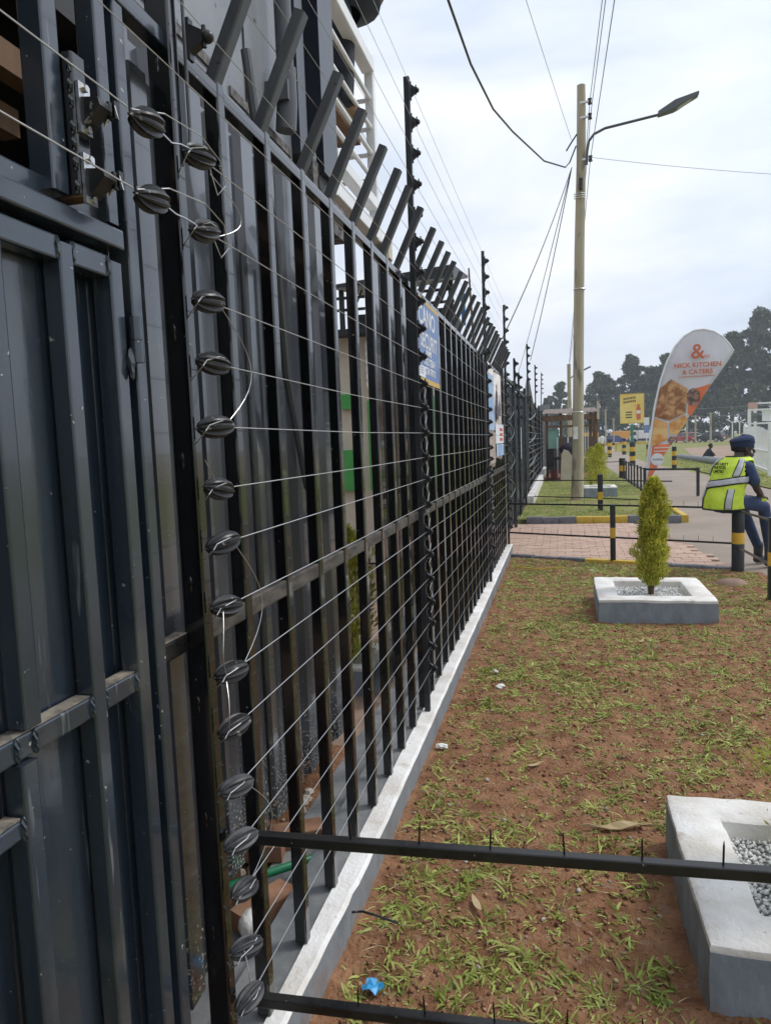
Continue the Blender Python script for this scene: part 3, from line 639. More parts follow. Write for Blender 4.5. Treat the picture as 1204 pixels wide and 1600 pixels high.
patch(7.62,8.25,1.72,2.32,sky_b,.044); patch(7.62,8.3,1.36,1.7,tan,.044); patch(8.45,9.5,1.42,1.56,sky_b,.045); patch(8.35,9.5,1.57,1.8,wprint,.045)
for yy, z0, z1, w in ((8.55,1.85,2.25,.16),(8.95,1.9,2.15,.12),(8.4,1.82,2.0,.1)):
    MB().poly([(.047,yy-w,z0),(.047,yy+w,z0),(.047,yy+w,z1-.12),(.047,yy+w*.35,z1-.06),(.047,yy+w*.35,z1),(.047,yy-w*.35,z1),(.047,yy-w*.35,z1-.06),(.047,yy-w,z1-.12)],.002,(1,0,0)).build('bottle_print', plum, ps)
for q in range(3): patch(8.9,9.35,1.6+q*.06,1.635+q*.06,rprint,.0475)

# ================================================================ LOW BARRIERS
def spikes(par, A, B, n, h=.05, r=.0022):
    A, B = Vector(A), Vector(B); me = MB().tube([(0,0,0),(0,0,h*.8),(0,0,h)],[r,r,.0006],6).mesh('spike', K['black2'])
    for q in range(n):
        p_ = A.lerp(B, (q+.5)/n); o = link('spike', me, par); o.matrix_parent_inverse = world_of(par).inverted(); o.location = p_; o.rotation_euler = (random.uniform(-.06,.06), random.uniform(-.06,.06), 0)
nb = thing('low_barrier', 'near black low barrier of two spiked rails beside the corner post', 'barrier', (1.3,1.48,0))
for z0, z1 in ((.722,.758),(.317,.36)):
    MB().bar((.032,1.475,z0),(2.66,1.53,z1),.025,.025,side=(0,0,1),r=.003).build('rail', K['black2'], nb)
    spikes(nb, (.22,1.48,z0+.011),(2.55,1.53,z1+.011), 15, .052)
def banded_post(par, x, y, h, r, square=False, z0=-.05, lo=.32, hi=.45, nm='post'):
    def seg(a, b, k, n_, rr=r):
        m = MB()
        if square: m.bar((x,y,a),(x,y,b),rr*2,rr*2,r=.004)
        else: m.tube([(x,y,a),(x,y,b-.004),(x,y,b)],[rr,rr,rr*.97],18)
        return m.build(n_, K[k], par, smooth=True)
    p_ = seg(z0, lo, 'postblack', nm); b = MB()
    seg(lo, hi, 'yellow', 'yellow_band', r*1.012)
    seg(hi, h, 'postblack', 'post_top')
    return p_
banded_post(nb, 2.67, 1.53, .8, .05)
fb = thing('low_barrier', 'black spiked low barrier across the paved driveway edge', 'barrier', (1.38,9.53,0))
for z in (.708,.298):
    MB().bar((.04,10.3,z),(1.35,9.535,z+.025),.022,.022,side=(0,0,1),r=.003).build('rail', K['black2'], fb)
    MB().bar((1.42,9.525,z+.025),(2.66,8.99,z+.022),.022,.022,side=(0,0,1),r=.003).build('rail', K['black2'], fb)
    spikes(fb, (.1,10.27,z+.012),(1.3,9.55,z+.035), 7, .07); spikes(fb, (1.5,9.5,z+.03),(2.55,9.03,z+.03), 7, .07)
banded_post(fb, 1.385, 9.53, .745, .032, True)
for dz in (.736,.31):
    MB().bar((2.715,8.9,dz-.03),(2.69,7.46,dz+.02),.022,.022,side=(0,0,1),r=.003).build('rail', K['black2'], fb)
    MB().bar((2.69,7.4,dz+.02),(2.68,5.0,dz),.022,.022,side=(0,0,1),r=.003).build('rail', K['black2'], fb)
banded_post(fb, 2.69, 7.43, .79, .034, True, lo=.33, hi=.46); banded_post(fb, 2.69, 4.9, .79, .034, True, lo=.33, hi=.46)
bl0 = thing('bollard', 'thick charcoal bollard with yellow band under the seated guard', 'bollard', (2.725,8.97,0))
banded_post(bl0, 2.725, 8.97, .69, .068, False)
sb = thing('low_barrier', 'black low barrier with yellow-banded post on the lawn beyond the driveway', 'barrier', (1.5,15.5,0))
for z in (.62,.25):
    MB().bar((-.05,17.4,z),(1.5,15.53,z+.08),.022,.022,side=(0,0,1),r=.003).build('rail', K['black2'], sb)
    MB().bar((1.56,15.48,z+.08),(2.75,14.3,z+.1),.022,.022,side=(0,0,1),r=.003).build('rail', K['black2'], sb)
banded_post(sb, 1.53, 15.5, .82, .05, True, lo=.3, hi=.46)
pr = thing('picket_railing', 'black railing of upright bars along the footpath beside the banner', 'railing', (2.85,24,0))
for q in range(8):
    y = 19.8+q*.93
    MB().bar((2.85,y,0),(2.85,y,.74),.07 if q in (0,) else .045,.05,r=.004).build('upright', K['postblack'], pr)
MB().bar((2.85,19.8,.7),(2.85,27,.7),.03,.03,side=(0,0,1)).build('rail', K['postblack'], pr); MB().bar((2.85,19.8,.7),(4.1,19.6,.68),.05,.06,side=(0,0,1)).build('rail', K['postblack'], pr)
MB().bar((4.1,19.6,0),(4.1,19.6,.72),.07,.07).build('upright', K['postblack'], pr)
MB().bar((1.0,27.2,.62),(2.8,27.1,.66),.025,.025,side=(0,0,1)).build('rail', K['postblack'], pr)
banded_post(pr, 2.86, 27.1, .78, .11, False, lo=.32, hi=.52)

# ================================================================ PLANTERS AND GOLDEN CONIFERS
def planter(label, x0, x1, y0, y1, h=.2, base=0., gravel=True):
    t = thing('planter', label, 'planter', ((x0+x1)/2,(y0+y1)/2,base), group='white-topped block planters')
    bm = bmesh.new(); wall = (x1-x0)*.185; L = [(x0,y0),(x1,y0),(x1,y1),(x0,y1)]
    def ring(off, z, n=14):
        pts_ = []; c = [(x0+off,y0+off),(x1-off,y0+off),(x1-off,y1-off),(x0+off,y1-off)]
        for q in range(4):
            a, b = Vector(c[q]), Vector(c[(q+1) % 4])
            for k in range(n): p_ = a.lerp(b, k/n); pts_.append(Vector((p_.x, p_.y, z)))
        return pts_
    def loft(rings, jit, seed):
        m = MB(); n = len(rings[0]); cx, cy_ = (x0+x1)/2, (y0+y1)/2
        for q, r_ in enumerate(rings):
            for p_ in r_:
                j = jit*fbm(p_.x*9+seed, p_.y*9, p_.z*9); d = Vector((p_.x-cx, p_.y-cy_, 0)); 
                cr_ = .006*(max(abs(d.x)/(x1-x0)*2, 0)**14)*(max(abs(d.y)/(y1-y0)*2, 0)**14)
                d2 = d.normalized(); m.v.append((p_.x+d2.x*(j-cr_), p_.y+d2.y*(j-cr_), p_.z+jit*.9*fbm(p_.x*6, p_.y*6+seed, 3)))
        for q in range(len(rings)-1):
            for k in range(n): m.f.append((q*n+k, q*n+(k+1) % n, (q+1)*n+(k+1) % n, (q+1)*n+k)); m.m.append(0)
        return m
    zb = base
    loft([ring(-.005,zb-.08), ring(0,zb+.02), ring(.002,zb+h*.5), ring(.004,zb+h-.028), ring(.014,zb+h-.02)], .007, x0).build('body', K['bluegrey'], t, smooth=True)
    loft([ring(.006,zb+h-.03), ring(.003,zb+h-.018), ring(.006,zb+h-.006), ring(.016,zb+h), ring(wall*.5,zb+h+.001), ring(wall-.012,zb+h), ring(wall,zb+h-.008), ring(wall+.012,zb+h-.07), ring(wall+.02,zb+.03)], .006, x0).build('rim', K['whitetop'], t, smooth=True)
    MB().box(x0+wall,x1-wall,y0+wall,y1-wall,zb,zb+h-.075).build('fill', K['concrete'], t)
    g = []; fs = []; base_v = np.array([(0,0,1),(.9,0,.1),(.28,.86,-.1),(-.72,.53,.15),(-.72,-.53,-.05),(.28,-.86,.1),(0,0,-1)], float)
    tri = np.array([(0,1,2),(0,2,3),(0,3,4),(0,4,5),(0,5,1),(6,2,1),(6,3,2),(6,4,3),(6,5,4),(6,1,5)])
    for q in range(2600):
        s = random.uniform(.004,.0095); v = base_v*(1+RNG.uniform(-.3,.3,(7,3)))*s
        g.append(v+np.array([random.uniform(x0+wall+.01,x1-wall-.01), random.uniform(y0+wall+.01,y1-wall-.01), zb+h-.072+random.uniform(0,.014)])); fs.append(tri+7*q)
    o = link('white_gravel', fast_mesh('white_gravel', np.concatenate(g), np.concatenate(fs), gravel_m), t); o['kind'] = 'stuff'
    return t
gravel_m = pm('white_chippings', (.64,.64,.62), (.8,.8,.78), scale=30, rough=.85, island=.3)
planter('nearest planter of white gravel cut by the right edge', 1.145, 2.1, 2.03, 2.92)
planter('middle planter of white gravel holding the golden conifer', 1.06, 2.04, 6.45, 7.5)
planter('far small planter on the lawn beside the timber pole', 1.3, 2.12, 18.9, 19.9, .25, .07)
thm = pm('golden_conifer_foliage', (.4,.43,.05), (.64,.61,.1), scale=9, rough=.6, spec=.3, island=.35, trans=.4)
stemm = pm('brown_twigs', (.14,.085,.05), (.2,.13,.08), scale=20, rough=.9)
def conifer(label, x, y, z0, H, rad_, n, lean=0.02, fine=1., grp='golden conifers'):
    t = thing('golden_conifer', label, 'conifer', (x,y,z0), group=grp)
    vs_ = []; fs = []; b = 0
    for q in range(n):
        f = random.random()**.8; f0 = .1+.9*f
        prof = float(np.interp(f0, [.1,.16,.24,.45,.7,.86,.95,1.], [.25,.75,1,.95,.84,.72,.45,.08]))*(1+.12*sin(f0*17+x))
        an = random.uniform(0, 2*pi); lump = 1+.2*sin(an*3+f0*9+x)+.16*sin(an*5-f0*21+y)+.12*sin(an*2+f0*37)
        R_ = rad_*prof*lump; rr = R_*(random.random()**.35)
        cx = x+lean*f0+rr*cos(an); cy_ = y+rr*sin(an); cz = z0+H*f0+random.gauss(0,.012)
        l = random.uniform(.02,.075)*fine*(H/1.05)**.6; w = l*.3; oa = an+random.gauss(0,.5); el = random.uniform(.5,1.35)
        dx, dy, dz = cos(oa)*cos(el), sin(oa)*cos(el), sin(el); sxx, syy = -sin(oa), cos(oa); tw = random.uniform(-1,1)
        sxx, syy, szz = sxx*cos(tw), syy*cos(tw), sin(tw)
        vs_ += [(cx-sxx*w*.25,cy_-syy*w*.25,cz-szz*w*.25),(cx+dx*l*.55-sxx*w*.5,cy_+dy*l*.55-syy*w*.5,cz+dz*l*.55-szz*w*.5),(cx+dx*l,cy_+dy*l,cz+dz*l),(cx+dx*l*.55+sxx*w*.5,cy_+dy*l*.55+syy*w*.5,cz+dz*l*.55+szz*w*.5)]
        fs.append((b,b+1,b+2,b+3)); b += 4
    link('foliage', fast_mesh('foliage', np.array(vs_), np.array(fs), thm), t)
    st = MB()
    for q in range(7):
        an = q*2.4; r_ = rad_*(.25+.3*random.random()); st.tube([(x+.012*cos(an),y+.012*sin(an),z0-.05),(x+r_*.5*cos(an),y+r_*.5*sin(an),z0+H*.16),(x+r_*cos(an),y+r_*sin(an),z0+H*.4)],[.009,.006,.003],5)
    st.tube([(x,y,z0-.05),(x+lean*.5,y,z0+H*.5),(x+lean,y,z0+H*.92)],[.014,.01,.004],6)
    st.build('stem', stemm, t)
conifer('golden conifer rising from the middle planter', 1.555, 6.98, .1, 1.09, .128, 16000, .03, .75)
conifer('sprig of golden conifer in the nearest planter at the right edge', 1.64, 2.47, .12, 1.0, .2, 22000, .02, .45)
conifer('small golden conifer in the far planter on the lawn', 1.69, 19.4, .26, 1.12, .2, 4500)
conifer('dark green conifer behind the timber pole', 1.62, 22.6, .05, 1.2, .24, 3500)
conifer('golden conifer glimpsed through the pickets in the courtyard', -.72, 4.75, -.02, 1.05, .2, 5000)
MB_ = planter  # courtyard planter under that conifer
planter('courtyard planter seen through the pickets', -1.0, -.45, 4.45, 5.05, .16)

# ================================================================ LITTER
o = tag(MB().add([(.016*i-.03+.004*sin(j*3+i), .014*j-.02+.004*sin(i*2.3+j), .012+.011*sin(i*2.1+j*1.3)*cos(j*1.9)) for j in range(5) for i in range(5-(1 if False else 0))], [(5*j+i,5*j+i+1,5*j+i+6,5*j+i+5) for j in range(4) for i in range(4) if (i,j) not in ((0,0),(3,3),(0,3))]).build('plastic_scrap', pm('bright_blue_plastic',(.05,.33,.62),rough=.35)), 'torn bright blue plastic scrap on the soil', 'litter')
o.location = (.2,1.93,.0); o.rotation_euler.z = .4
for i, (x, y, s, lab) in enumerate(((.13,3.66,.035,'white plaster lump beside the plinth'),(.36,4.64,.04,'pale paper scrap on the soil by the fence'),(.3,4.95,.03,'small white peel near the plinth'),(1.1,8.9,.03,'white scrap near the driveway kerb'),(2.1,4.3,.03,'white plastic scrap on the soil at right'))):
    o = tag(MB().ell((0,0,.3*s),s,s*.6,s*.35,8,5,0,lambda a,b:1+.25*sin(3*b+5*a)).build('debris', K['whitetop']), lab, 'debris'); o.location = (x,y,0); o.rotation_euler.z = i*1.1
bark = tag(MB().add([(x*.17, .018*cos(x*2.2)*(1 if s > 0 else -1)*(1-.7*abs(x)**3)+.01*x, .012+.01*sin(x*5+s)) for x in np.linspace(-1,1,9) for s in (1,-1)], [(2*q,2*q+1,2*q+3,2*q+2) for q in range(8)]).build('bark_strip', K['straw']), 'curled tan bark strip beside the nearest planter', 'bark')
bark.location = (.98,2.98,.006); bark.rotation_euler.z = .15; bark.modifiers.new('t','SOLIDIFY').thickness = .006
lf = MB().add([(x*.05, .012*(1-x*x)*s, .012+.008*x*x) for x in np.linspace(-1,1,7) for s in (1,-1)], [(2*q,2*q+1,2*q+3,2*q+2) for q in range(6)]).mesh('dry_leaf', K['straw'])
for i, (x, y, a, lab) in enumerate(((.46,2.37,2.0,'dry brown leaf between the fence and the nearest planter'),(.36,1.78,.3,'curled dry leaf near the lower barrier rail'),(1.35,5.8,1.2,'dry leaf in front of the middle planter'),(.62,3.5,.7,'dry leaf on bare soil in mid bed'))):
    o = tag(link('dry_leaf', lf, None, loc=(x,y,.004), rz=a), lab, 'leaf', 'dry leaves on the soil')
tag(MB().tube([(.03,2.19,.05),(.1,2.195,.06),(.17,2.19,.05),(.22,2.2,.03)],.004,6).build('cable_stub', K['black2'], smooth=True), 'short black cable stub poking from the plinth', 'cable')
tag(MB().tube([(.2,8.95,.04),(.45,8.9,.03),(.8,8.93,.035)],.008,6).build('yellow_strap', K['kerbyellow']), 'yellow strap lying in the grass by the fence end', 'strap')
tag(MB().tube([(1.9,7.75,.04),(1.98,7.75,.04)],.035,10).build('plastic_bottle', pm('pale_cyan_plastic',(.3,.55,.6),rough=.3), smooth=True), 'pale blue bottle lying behind the middle planter', 'bottle')
tag(MB().bar((.78,1.62,.01),(.86,1.55,.035),.03,.012,side=(0,0,1)).build('grey_strip', K['pvc']), 'grey plastic strip on soil by the lower rail', 'debris')
tag(MB().ell((2.5,8.2,-.01),.16,.12,.07,12,6,0,lambda a,b:1+.12*sin(3*b)).build('flat_stone', K['joint'], smooth=True), 'flat pinkish stone by the thick bollard', 'stone')
# ================================================================ UTILITY POLE WITH STREET LAMP
up_ = thing('utility_pole', 'pale timber utility pole with insulators and a street lamp arm', 'utility pole', (1.12,18.3,0))
m = MB(); rs = [.155,.14,.125,.118,.108,.1,.095]; zs = [-.1,1.2,3.5,6,8,9.3,9.72]
m.tube([(1.12+.023*z+.012*sin(z*1.7),18.3,z) for z in zs], rs, 18).build('shaft', K['pole'], up_, smooth=True)
lampm = pm('grey_lamp_metal', (.09,.1,.11), rough=.45); 
m = MB().tube([(1.43,18.2,7.9),(1.45,18.2,8.2),(1.49,18.2,8.42),(1.6,18.2,8.56),(1.85,18.2,8.66),(3.05,18.2,8.8)],.03,10).build('lamp_arm', K['pvc'], up_, smooth=True)
h = MB().add([(3.0,18.12,8.76),(3.0,18.28,8.76),(3.0,18.28,8.85),(3.0,18.12,8.85),(3.35,18.05,8.85),(3.35,18.35,8.85),(3.35,18.35,9.02),(3.35,18.05,9.02),(3.85,18.09,9.09),(3.85,18.31,9.09),(3.85,18.31,9.15),(3.85,18.09,9.15)],
    [(0,1,2,3),(0,4,5,1),(1,5,6,2),(2,6,7,3),(3,7,4,0),(4,8,9,5),(5,9,10,6),(6,10,11,7),(7,11,8,4),(8,11,10,9)]).build('lamp_head', lampm, up_)
MB().add([(3.4,18.09,8.853),(3.4,18.31,8.853),(3.8,18.29,9.072),(3.8,18.11,9.072),(3.4,18.09,8.858),(3.4,18.31,8.858),(3.8,18.29,9.077),(3.8,18.11,9.077)],[(0,1,2,3),(7,6,5,4),(0,4,5,1),(1,5,6,2),(2,6,7,3),(3,7,4,0)]).build('lamp_lens', pm('lamp_glass',(.45,.45,.42),rough=.2), h)
for z in (9.3, 8.97, 8.03):
    b_ = MB().bar((1.3,18.22,z),(1.5,18.2,z),.05,.04,side=(0,0,1)).build('insulator_bracket', K['bolt'], up_); MB().tube([(1.52,18.2,z-.06),(1.52,18.2,z),(1.52,18.2,z+.06)],[.05,.035,.05],10).build('insulator_spool', K['dark'], b_, smooth=True)
MB().tube([(1.29,18.17,7.35),(1.3,18.15,7.6)],.05,10).build('cable_loop', K['insul'], up_, smooth=True)
MB().tube([(1.22,18.18,8.6),(1.08,18.15,8.4),(.98,18.15,8.25)],.02,6).build('strain_arm', K['insul'], up_)
for q in range(3): MB().tube([(1.27+.13*cos(a),18.3+.13*sin(a),7.2+.05*q+.02*sin(a)) for a in np.linspace(0,2*pi,16)],.008,5).build('wire_wrap', K['steel'], up_)
def catenary(label, A, B, sag, r, mat='insul', n=24, name='overhead_wire', grp='overhead wires at the timber pole'):
    A, B = Vector(A), Vector(B); pts_ = [A.lerp(B,t)-Vector((0,0,4*sag*t*(1-t))) for t in np.linspace(0,1,n)]
    return tag(MB().tube(pts_, r, 6).build(name, K[mat], smooth=True), label, 'wire', grp)
wgrey = pm('weathered_conductor', (.25,.26,.28), rough=.5, metal=.3); K['wgrey'] = wgrey
for z, x, lab in ((9.3,1.52,'upper overhead wire running from the pole top towards the viewer'),(8.97,1.53,'second overhead wire running from the pole towards the viewer'),(8.03,1.52,'lowest overhead wire running from the pole towards the viewer')):
    catenary(lab, (x,18.2,z), (2.1,-25,z+.15), .35, .008, 'wgrey')
    catenary(lab.replace('towards the viewer','towards the far pole'), (x,18.2,z), (1.28,45,5.6+(z-8)*.3), .3, .008, 'wgrey')
m = MB(); m.tube([(1.2,18.2,8.35),(1.05,18.05,7.95),(.95,17.9,7.8),(.5,16.5,7.5),(-.015,14,7.2),(-.232,12.5,6.99),(-.395,10.8,6.91),(-.5,9.4,7.01),(-.75,6,7.3),(-1.2,2.5,7.45)], .017, 8)
tag(m.build('service_cable', K['insul'], smooth=True), 'thick black service cable sagging from the pole to the building', 'cable')
catenary('thin wire from the pole up towards the upper left', (1.1,18.2,8.5), (-.9,5,9.6), .1, .005, 'wgrey')
catenary('thin wire stretching right from the pole', (1.5,18.3,8.1), (14,17.5,5.9), .3, .005, 'wgrey')
for B, lab in (((-.2,12.9,3.35),'service wire sloping from the pole to the near fence end'),((-.2,25,4.2),'service wire sloping from the pole over the far gate'),((-1.5,40,4.9),'service wire sloping from the pole to the far wall')):
    catenary(lab, (1.1,18.25,7.9), B, .15, .011)
MB().box(1.05,1.16,18.135,18.142,1.55,1.85).build('notice', K['whitetop'], up_)
for z in (2.2,5.1): MB().tube([(1.12+.023*z+.133*cos(a),18.3+.133*sin(a),z) for a in np.linspace(0,2*pi,20)],.012,5).build('metal_band', K['bolt'], up_)
up2 = thing('utility_pole', 'smaller distant timber pole with a lamp behind the nearest pole', 'utility pole', (1.25,45,0))
MB().tube([(1.28,45,-.1),(1.26,45,5.9)],[.16,.11],10).build('shaft', K['pole'], up2, smooth=True); MB().tube([(1.3,45,5.0),(1.6,45,5.3),(2.0,45,5.45)],.035,6).build('lamp_arm', K['pvc'], up2)
MB().bar((1.95,45,5.43),(2.5,45,5.68),.2,.08,side=(0,1,0)).build('lamp_head', lampm, up2)

# ================================================================ FAR GATE, FAR FENCE, PILLAR
g2 = thing('sliding_gate', 'dark slate sheet metal gate closing the paved driveway', 'gate', (-.1,14,0))
corr('sheet_panel', -.1, 10.75, 17.3, .05, 2.55, .3, .04, K['gatesheet'], g2, .5)
for yy in (10.7,13.3,15.0,17.4): gb('stile', (-.06,yy,0),(-.06,yy,2.65),.06,.06,'gate',g2)
gb('rail', (-.07,10.73,2.58),(-.07,17.37,2.58),.05,.05,'gate',g2); MB().box(-.055,-.05,15.3,15.55,1.2,1.85).build('handle', K['white'], g2)
f2 = thing('far_fence', 'dark sheet fence with electric wires beyond the far gate', 'fence', (-.1,25,0))
corr('sheet_panel', -.12, 17.6, 33, .15, 2.75, .35, .04, K['postblack'], f2, .5)
for yy in (17.7,21,25,29,32.8): gb('post', (-.07,yy,0),(-.07,yy,2.8),.06,.06,'black2',f2)
for q in range(14): MB().tube([(.0,17.7,.4+q*.17),(.0,33,.4+q*.17)],.006,4).build('strand', K['wgrey'], f2)
for q in range(4): MB().tube([(.02+.1*sin(t*pi),17.8+1.6*sin(t*pi),2.5-q*.55-.45*t) for t in np.linspace(0,1,10)],.006,4).build('jumper_wire', K['steel'], f2)
for yy, zt, off in ((13.8,3.1,0),(15.1,2.95,0),(19.3,4.03,0),(25.1,4.05,0),(33.5,4.5,-.05)):
    p_ = gb('standoff_post', (-.06+off,yy,2.5),(-.06,yy,zt),.04,.04,'black2',f2)
    for q in range(5): 
        b_ = link('bracket_insulator', bi_me, p_); b_.matrix_parent_inverse = world_of(p_).inverted(); b_.location = (-.04,yy,zt-.1-q*.2); b_.scale = (1.4,1.4,1.4)
MB().poly([(-.15,20.5,2.7),(-.15,26.5,2.7),(-.15,22.5,3.4)],.08,(-1,0,0)).build('gable', K['postblack'], f2)
wp = thing('far_plinth', 'white plinth curving under the far fence on the lawn', 'wall', (0,25,0))
MB().add([(-.02,17.0,0),(.13,17.0,0),(.13,17.0,.28),(-.02,17.0,.28),(-.02,33,0),(.13,33,0),(.13,33,.32),(-.02,33,.32)],[(0,1,2,3),(7,6,5,4),(0,4,5,1),(1,5,6,2),(2,6,7,3),(3,7,4,0)]).build('cap', K['whitetop'], wp)
pil = thing('wall_pillar', 'plain grey rendered pillar at the end of the far fence', 'pillar', (-.1,34,0))
MB().bar((.0,33.6,-.1),(.0,33.6,3.05),.5,.5,r=.03).build('shaft', K['greyside'], pil)

# ================================================================ KIOSK
ki = thing('kiosk', 'open timber kiosk with rusty tin roof behind the utility pole', 'kiosk', (1.1,29,0))
rust_m = pm('brown_tin_roof', (.1,.07,.055), (.22,.16,.13), scale=3, rough=.7)
for q in range(10):
    x0 = .1+q*.2; MB().add([(x0,27.3,2.45+.01*(q%2)),(x0+.195,27.3,2.45+.01*(q%2)),(x0+.195,31,2.75),(x0,31,2.75),(x0,27.3,2.47+.01*(q%2)),(x0+.195,27.3,2.47+.01*(q%2)),(x0+.195,31,2.77),(x0,31,2.77)],[(3,2,1,0),(4,5,6,7),(0,1,5,4),(1,2,6,5),(2,3,7,6),(3,0,4,7)]).build('roof_sheet', rust_m, ki)
for x, y in ((.25,27.5),(2.0,27.5),(2.05,30.8),(1.8,27.6),(.75,27.5),(1.2,27.5)): MB().bar((x,y,0),(x,y,2.5),.09,.09).build('post', K['wood'], ki)
MB().box(.1,2.1,27.35,27.42,2.2,2.4).build('fascia', K['wood'], ki); MB().box(.2,1.95,27.43,27.47,1.95,2.03).build('beam', K['wood'], ki)
MB().box(.2,.68,27.55,27.6,1.2,1.9).build('turquoise_panel', pm('turquoise_board',(.3,.55,.45),rough=.8), ki)
for q in range(6): MB().bar((1.35+q*.09,27.6,.9),(1.35+q*.09,27.6,2.0),.03,.03).build('grille_bar', K['white'], ki)
MB().box(1.33,1.85,27.58,27.64,.8,.9).build('grille_sill', K['white'], ki); MB().box(.2,2.0,30.7,30.8,0,1.6).build('back_wall', K['concrete'], ki)
MB().box(.1,2.2,26.8,31,.02,.14).build('floor', K['brick'], ki)
MB().box(2.02,2.1,27.25,27.3,2.2,2.85).build('roof_board', K['cream'], ki)
for x in (.62,1.0): MB().bar((x,27.3,.1),(x,27.3,1.6),.05,.05).build('stall_leg', K['white'], ki)
ch = thing('armchair', 'beige upholstered armchair standing at the kiosk', 'armchair', (.9,26.4,.1))
MB().poly([(.72,26.2,.1),(1.12,26.2,.1),(1.12,26.2,.95),(1.0,26.2,1.12),(.85,26.2,1.18),(.76,26.2,1.0)],.14,(0,1,0)).build('backrest', K['cream'], ch)
MB().bar((.78,26.6,.45),(1.1,26.6,.45),.45,.2,side=(0,1,0),r=.04).build('seat', K['cream'], ch)
cl = thing('covered_load', 'dark purple cloth bundle on a bench inside the kiosk', 'bundle', (.9,27,.9))
MB().ell((1.0,26.9,1.15),.3,.25,.25,14,8,0,lambda a,b:1+.1*sin(4*b+6*a)).build('cloth', pm('dark_purple_cloth',(.03,.02,.035),rough=.9), cl, smooth=True)
MB().bar((.5,26.9,.85),(1.3,26.9,.85),.35,.1,side=(0,1,0)).build('bench', K['dark'], cl)
for x in (.55,1.25): MB().bar((x,26.9,.1),(x,26.9,.8),.06,.3).build('bench_leg', K['dark'], cl)
cr_ = thing('red_crate', 'dark red crate on the kiosk floor', 'crate', (.5,26.6,.14))
MB().box(.38,.6,26.5,26.8,.14,.45).build('box', pm('dark_red_plastic',(.22,.02,.03),rough=.5), cr_); MB().box(.37,.61,26.49,26.81,.45,.48).build('lid', pm('dark_red_lid',(.16,.015,.025),rough=.5), cr_)
bk = thing('black_chair', 'black chair at the kiosk corner beside the pillar', 'chair', (.35,26.6,.1))
MB().box(.25,.5,26.7,26.74,.55,1.2).build('backrest', K['dark'], bk); MB().box(.25,.5,26.4,26.7,.48,.54).build('seat', K['dark'], bk)
for x, y in ((.27,26.42),(.48,26.42),(.27,26.68),(.48,26.68)): MB().bar((x,y,.1),(x,y,.48),.03,.03).build('leg', K['dark'], bk)

# ================================================================ FEATHER BANNER
bn = thing('feather_banner', 'leaning white and orange teardrop banner advertising a kitchen and caterer', 'banner', (3.3,23.5,0))
orange = pm('orange_banner_print', (.75,.17,.06), (.82,.24,.1), scale=2, rough=.7); bwhite = pm('white_banner_cloth', (.72,.7,.76), (.8,.79,.83), scale=2.5, rough=.8, stretch=(1,1,.5), trans=.15)
L_ = [(3.2,.05),(3.3,.55),(3.42,1.5),(3.55,2.4),(3.72,3.2),(3.9,3.75),(4.12,4.18),(4.38,4.47),(4.66,4.63),(4.94,4.65),(5.22,4.56),(5.46,4.38),(5.64,4.16),(5.76,3.95)]
R_ = [(5.5,3.55),(5.1,2.98),(4.78,2.5),(4.41,1.91),(4.1,1.42),(3.75,.85),(3.5,.4),(3.28,.05)]
def wav(x, z): return 23.5 + .06*sin(z*1.9+x*.9) + .035*sin(x*4.2-z*1.3)
def ribbon(name, pl, pr_, mat, par, off=0., nu=8):
    """surface between two point lists of equal length, with real thickness"""
    m = MB(); n = len(pl); vs_ = []
    for s_ in (0, .004):
        for a, b in zip(pl, pr_):
            for k in range(nu+1):
                t = k/nu; x = a[0]+(b[0]-a[0])*t; z = a[1]+(b[1]-a[1])*t; vs_.append((x, wav(x,z)-off+s_, z))
    N_ = n*(nu+1); fs = []
    for i in range(n-1):
        for k in range(nu):
            a = i*(nu+1)+k; fs += [(a,a+1,a+nu+2,a+nu+1),(N_+a+nu+1,N_+a+nu+2,N_+a+1,N_+a)]
    for i in range(n-1):
        for k in (0, nu):
            a = i*(nu+1)+k; fs.append((a,a+nu+1,N_+a+nu+1,N_+a))
    for i in (0, n-1):
        for k in range(nu):
            a = i*(nu+1)+k; fs.append((a,a+1,N_+a+1,N_+a))
    return m.add(vs_, fs).build(name, mat, par, smooth='all')
from bisect import bisect
def edge(lst, z, rising=True):
    P_ = sorted([(b, a) for a, b in lst]); zs_ = [p[0] for p in P_]; i = min(max(bisect(zs_, z), 1), len(P_)-1)
    (z0, x0), (z1, x1) = P_[i-1], P_[i]; t = 0 if z1 == z0 else (z-z0)/(z1-z0); return x0+(x1-x0)*t
Lr = [p for p in L_[:10]]; Rr = R_+L_[9:]
zz_ = list(np.linspace(.06,4.6,34))+[4.63,4.648]
ribbon('cloth', [(edge(Lr,z),z) for z in zz_], [(edge(Rr,z),z) for z in zz_], bwhite, bn)
zo = list(np.linspace(.08,1.28,10)); ribbon('orange_foot', [(edge(Lr,z)+.075,z) for z in zo], [(edge(Rr,z)-.005,z) for z in zo], orange, bn, .006)
def hexa(name, pts_, mat, off):
    c = [Vector((x, wav(x,z)-off, z)) for x, z in pts_]; return MB().poly(c, .003, (0,1,0)).build(name, mat, bn)
f1 = pm('food_print_brown', (.3,.12,.05), (.62,.36,.17), scale=5, rough=.7, ramp=(.42,.58)); f2_ = pm('food_print_orange', (.62,.26,.06), (.75,.5,.2), scale=4, rough=.7, ramp=(.4,.6)); f3 = pm('food_print_dark', (.12,.07,.07), (.42,.25,.18), scale=6, rough=.7, ramp=(.42,.6))
hexa('food_photo', [(3.62,2.6),(3.66,2.95),(4.0,3.22),(4.46,2.92),(4.42,2.2),(3.95,1.98),(3.53,2.12)], f1, .02)
hexa('food_photo', [(3.53,2.08),(3.9,1.92),(3.9,1.42),(3.44,1.2),(3.45,1.5)], f2_, .02)
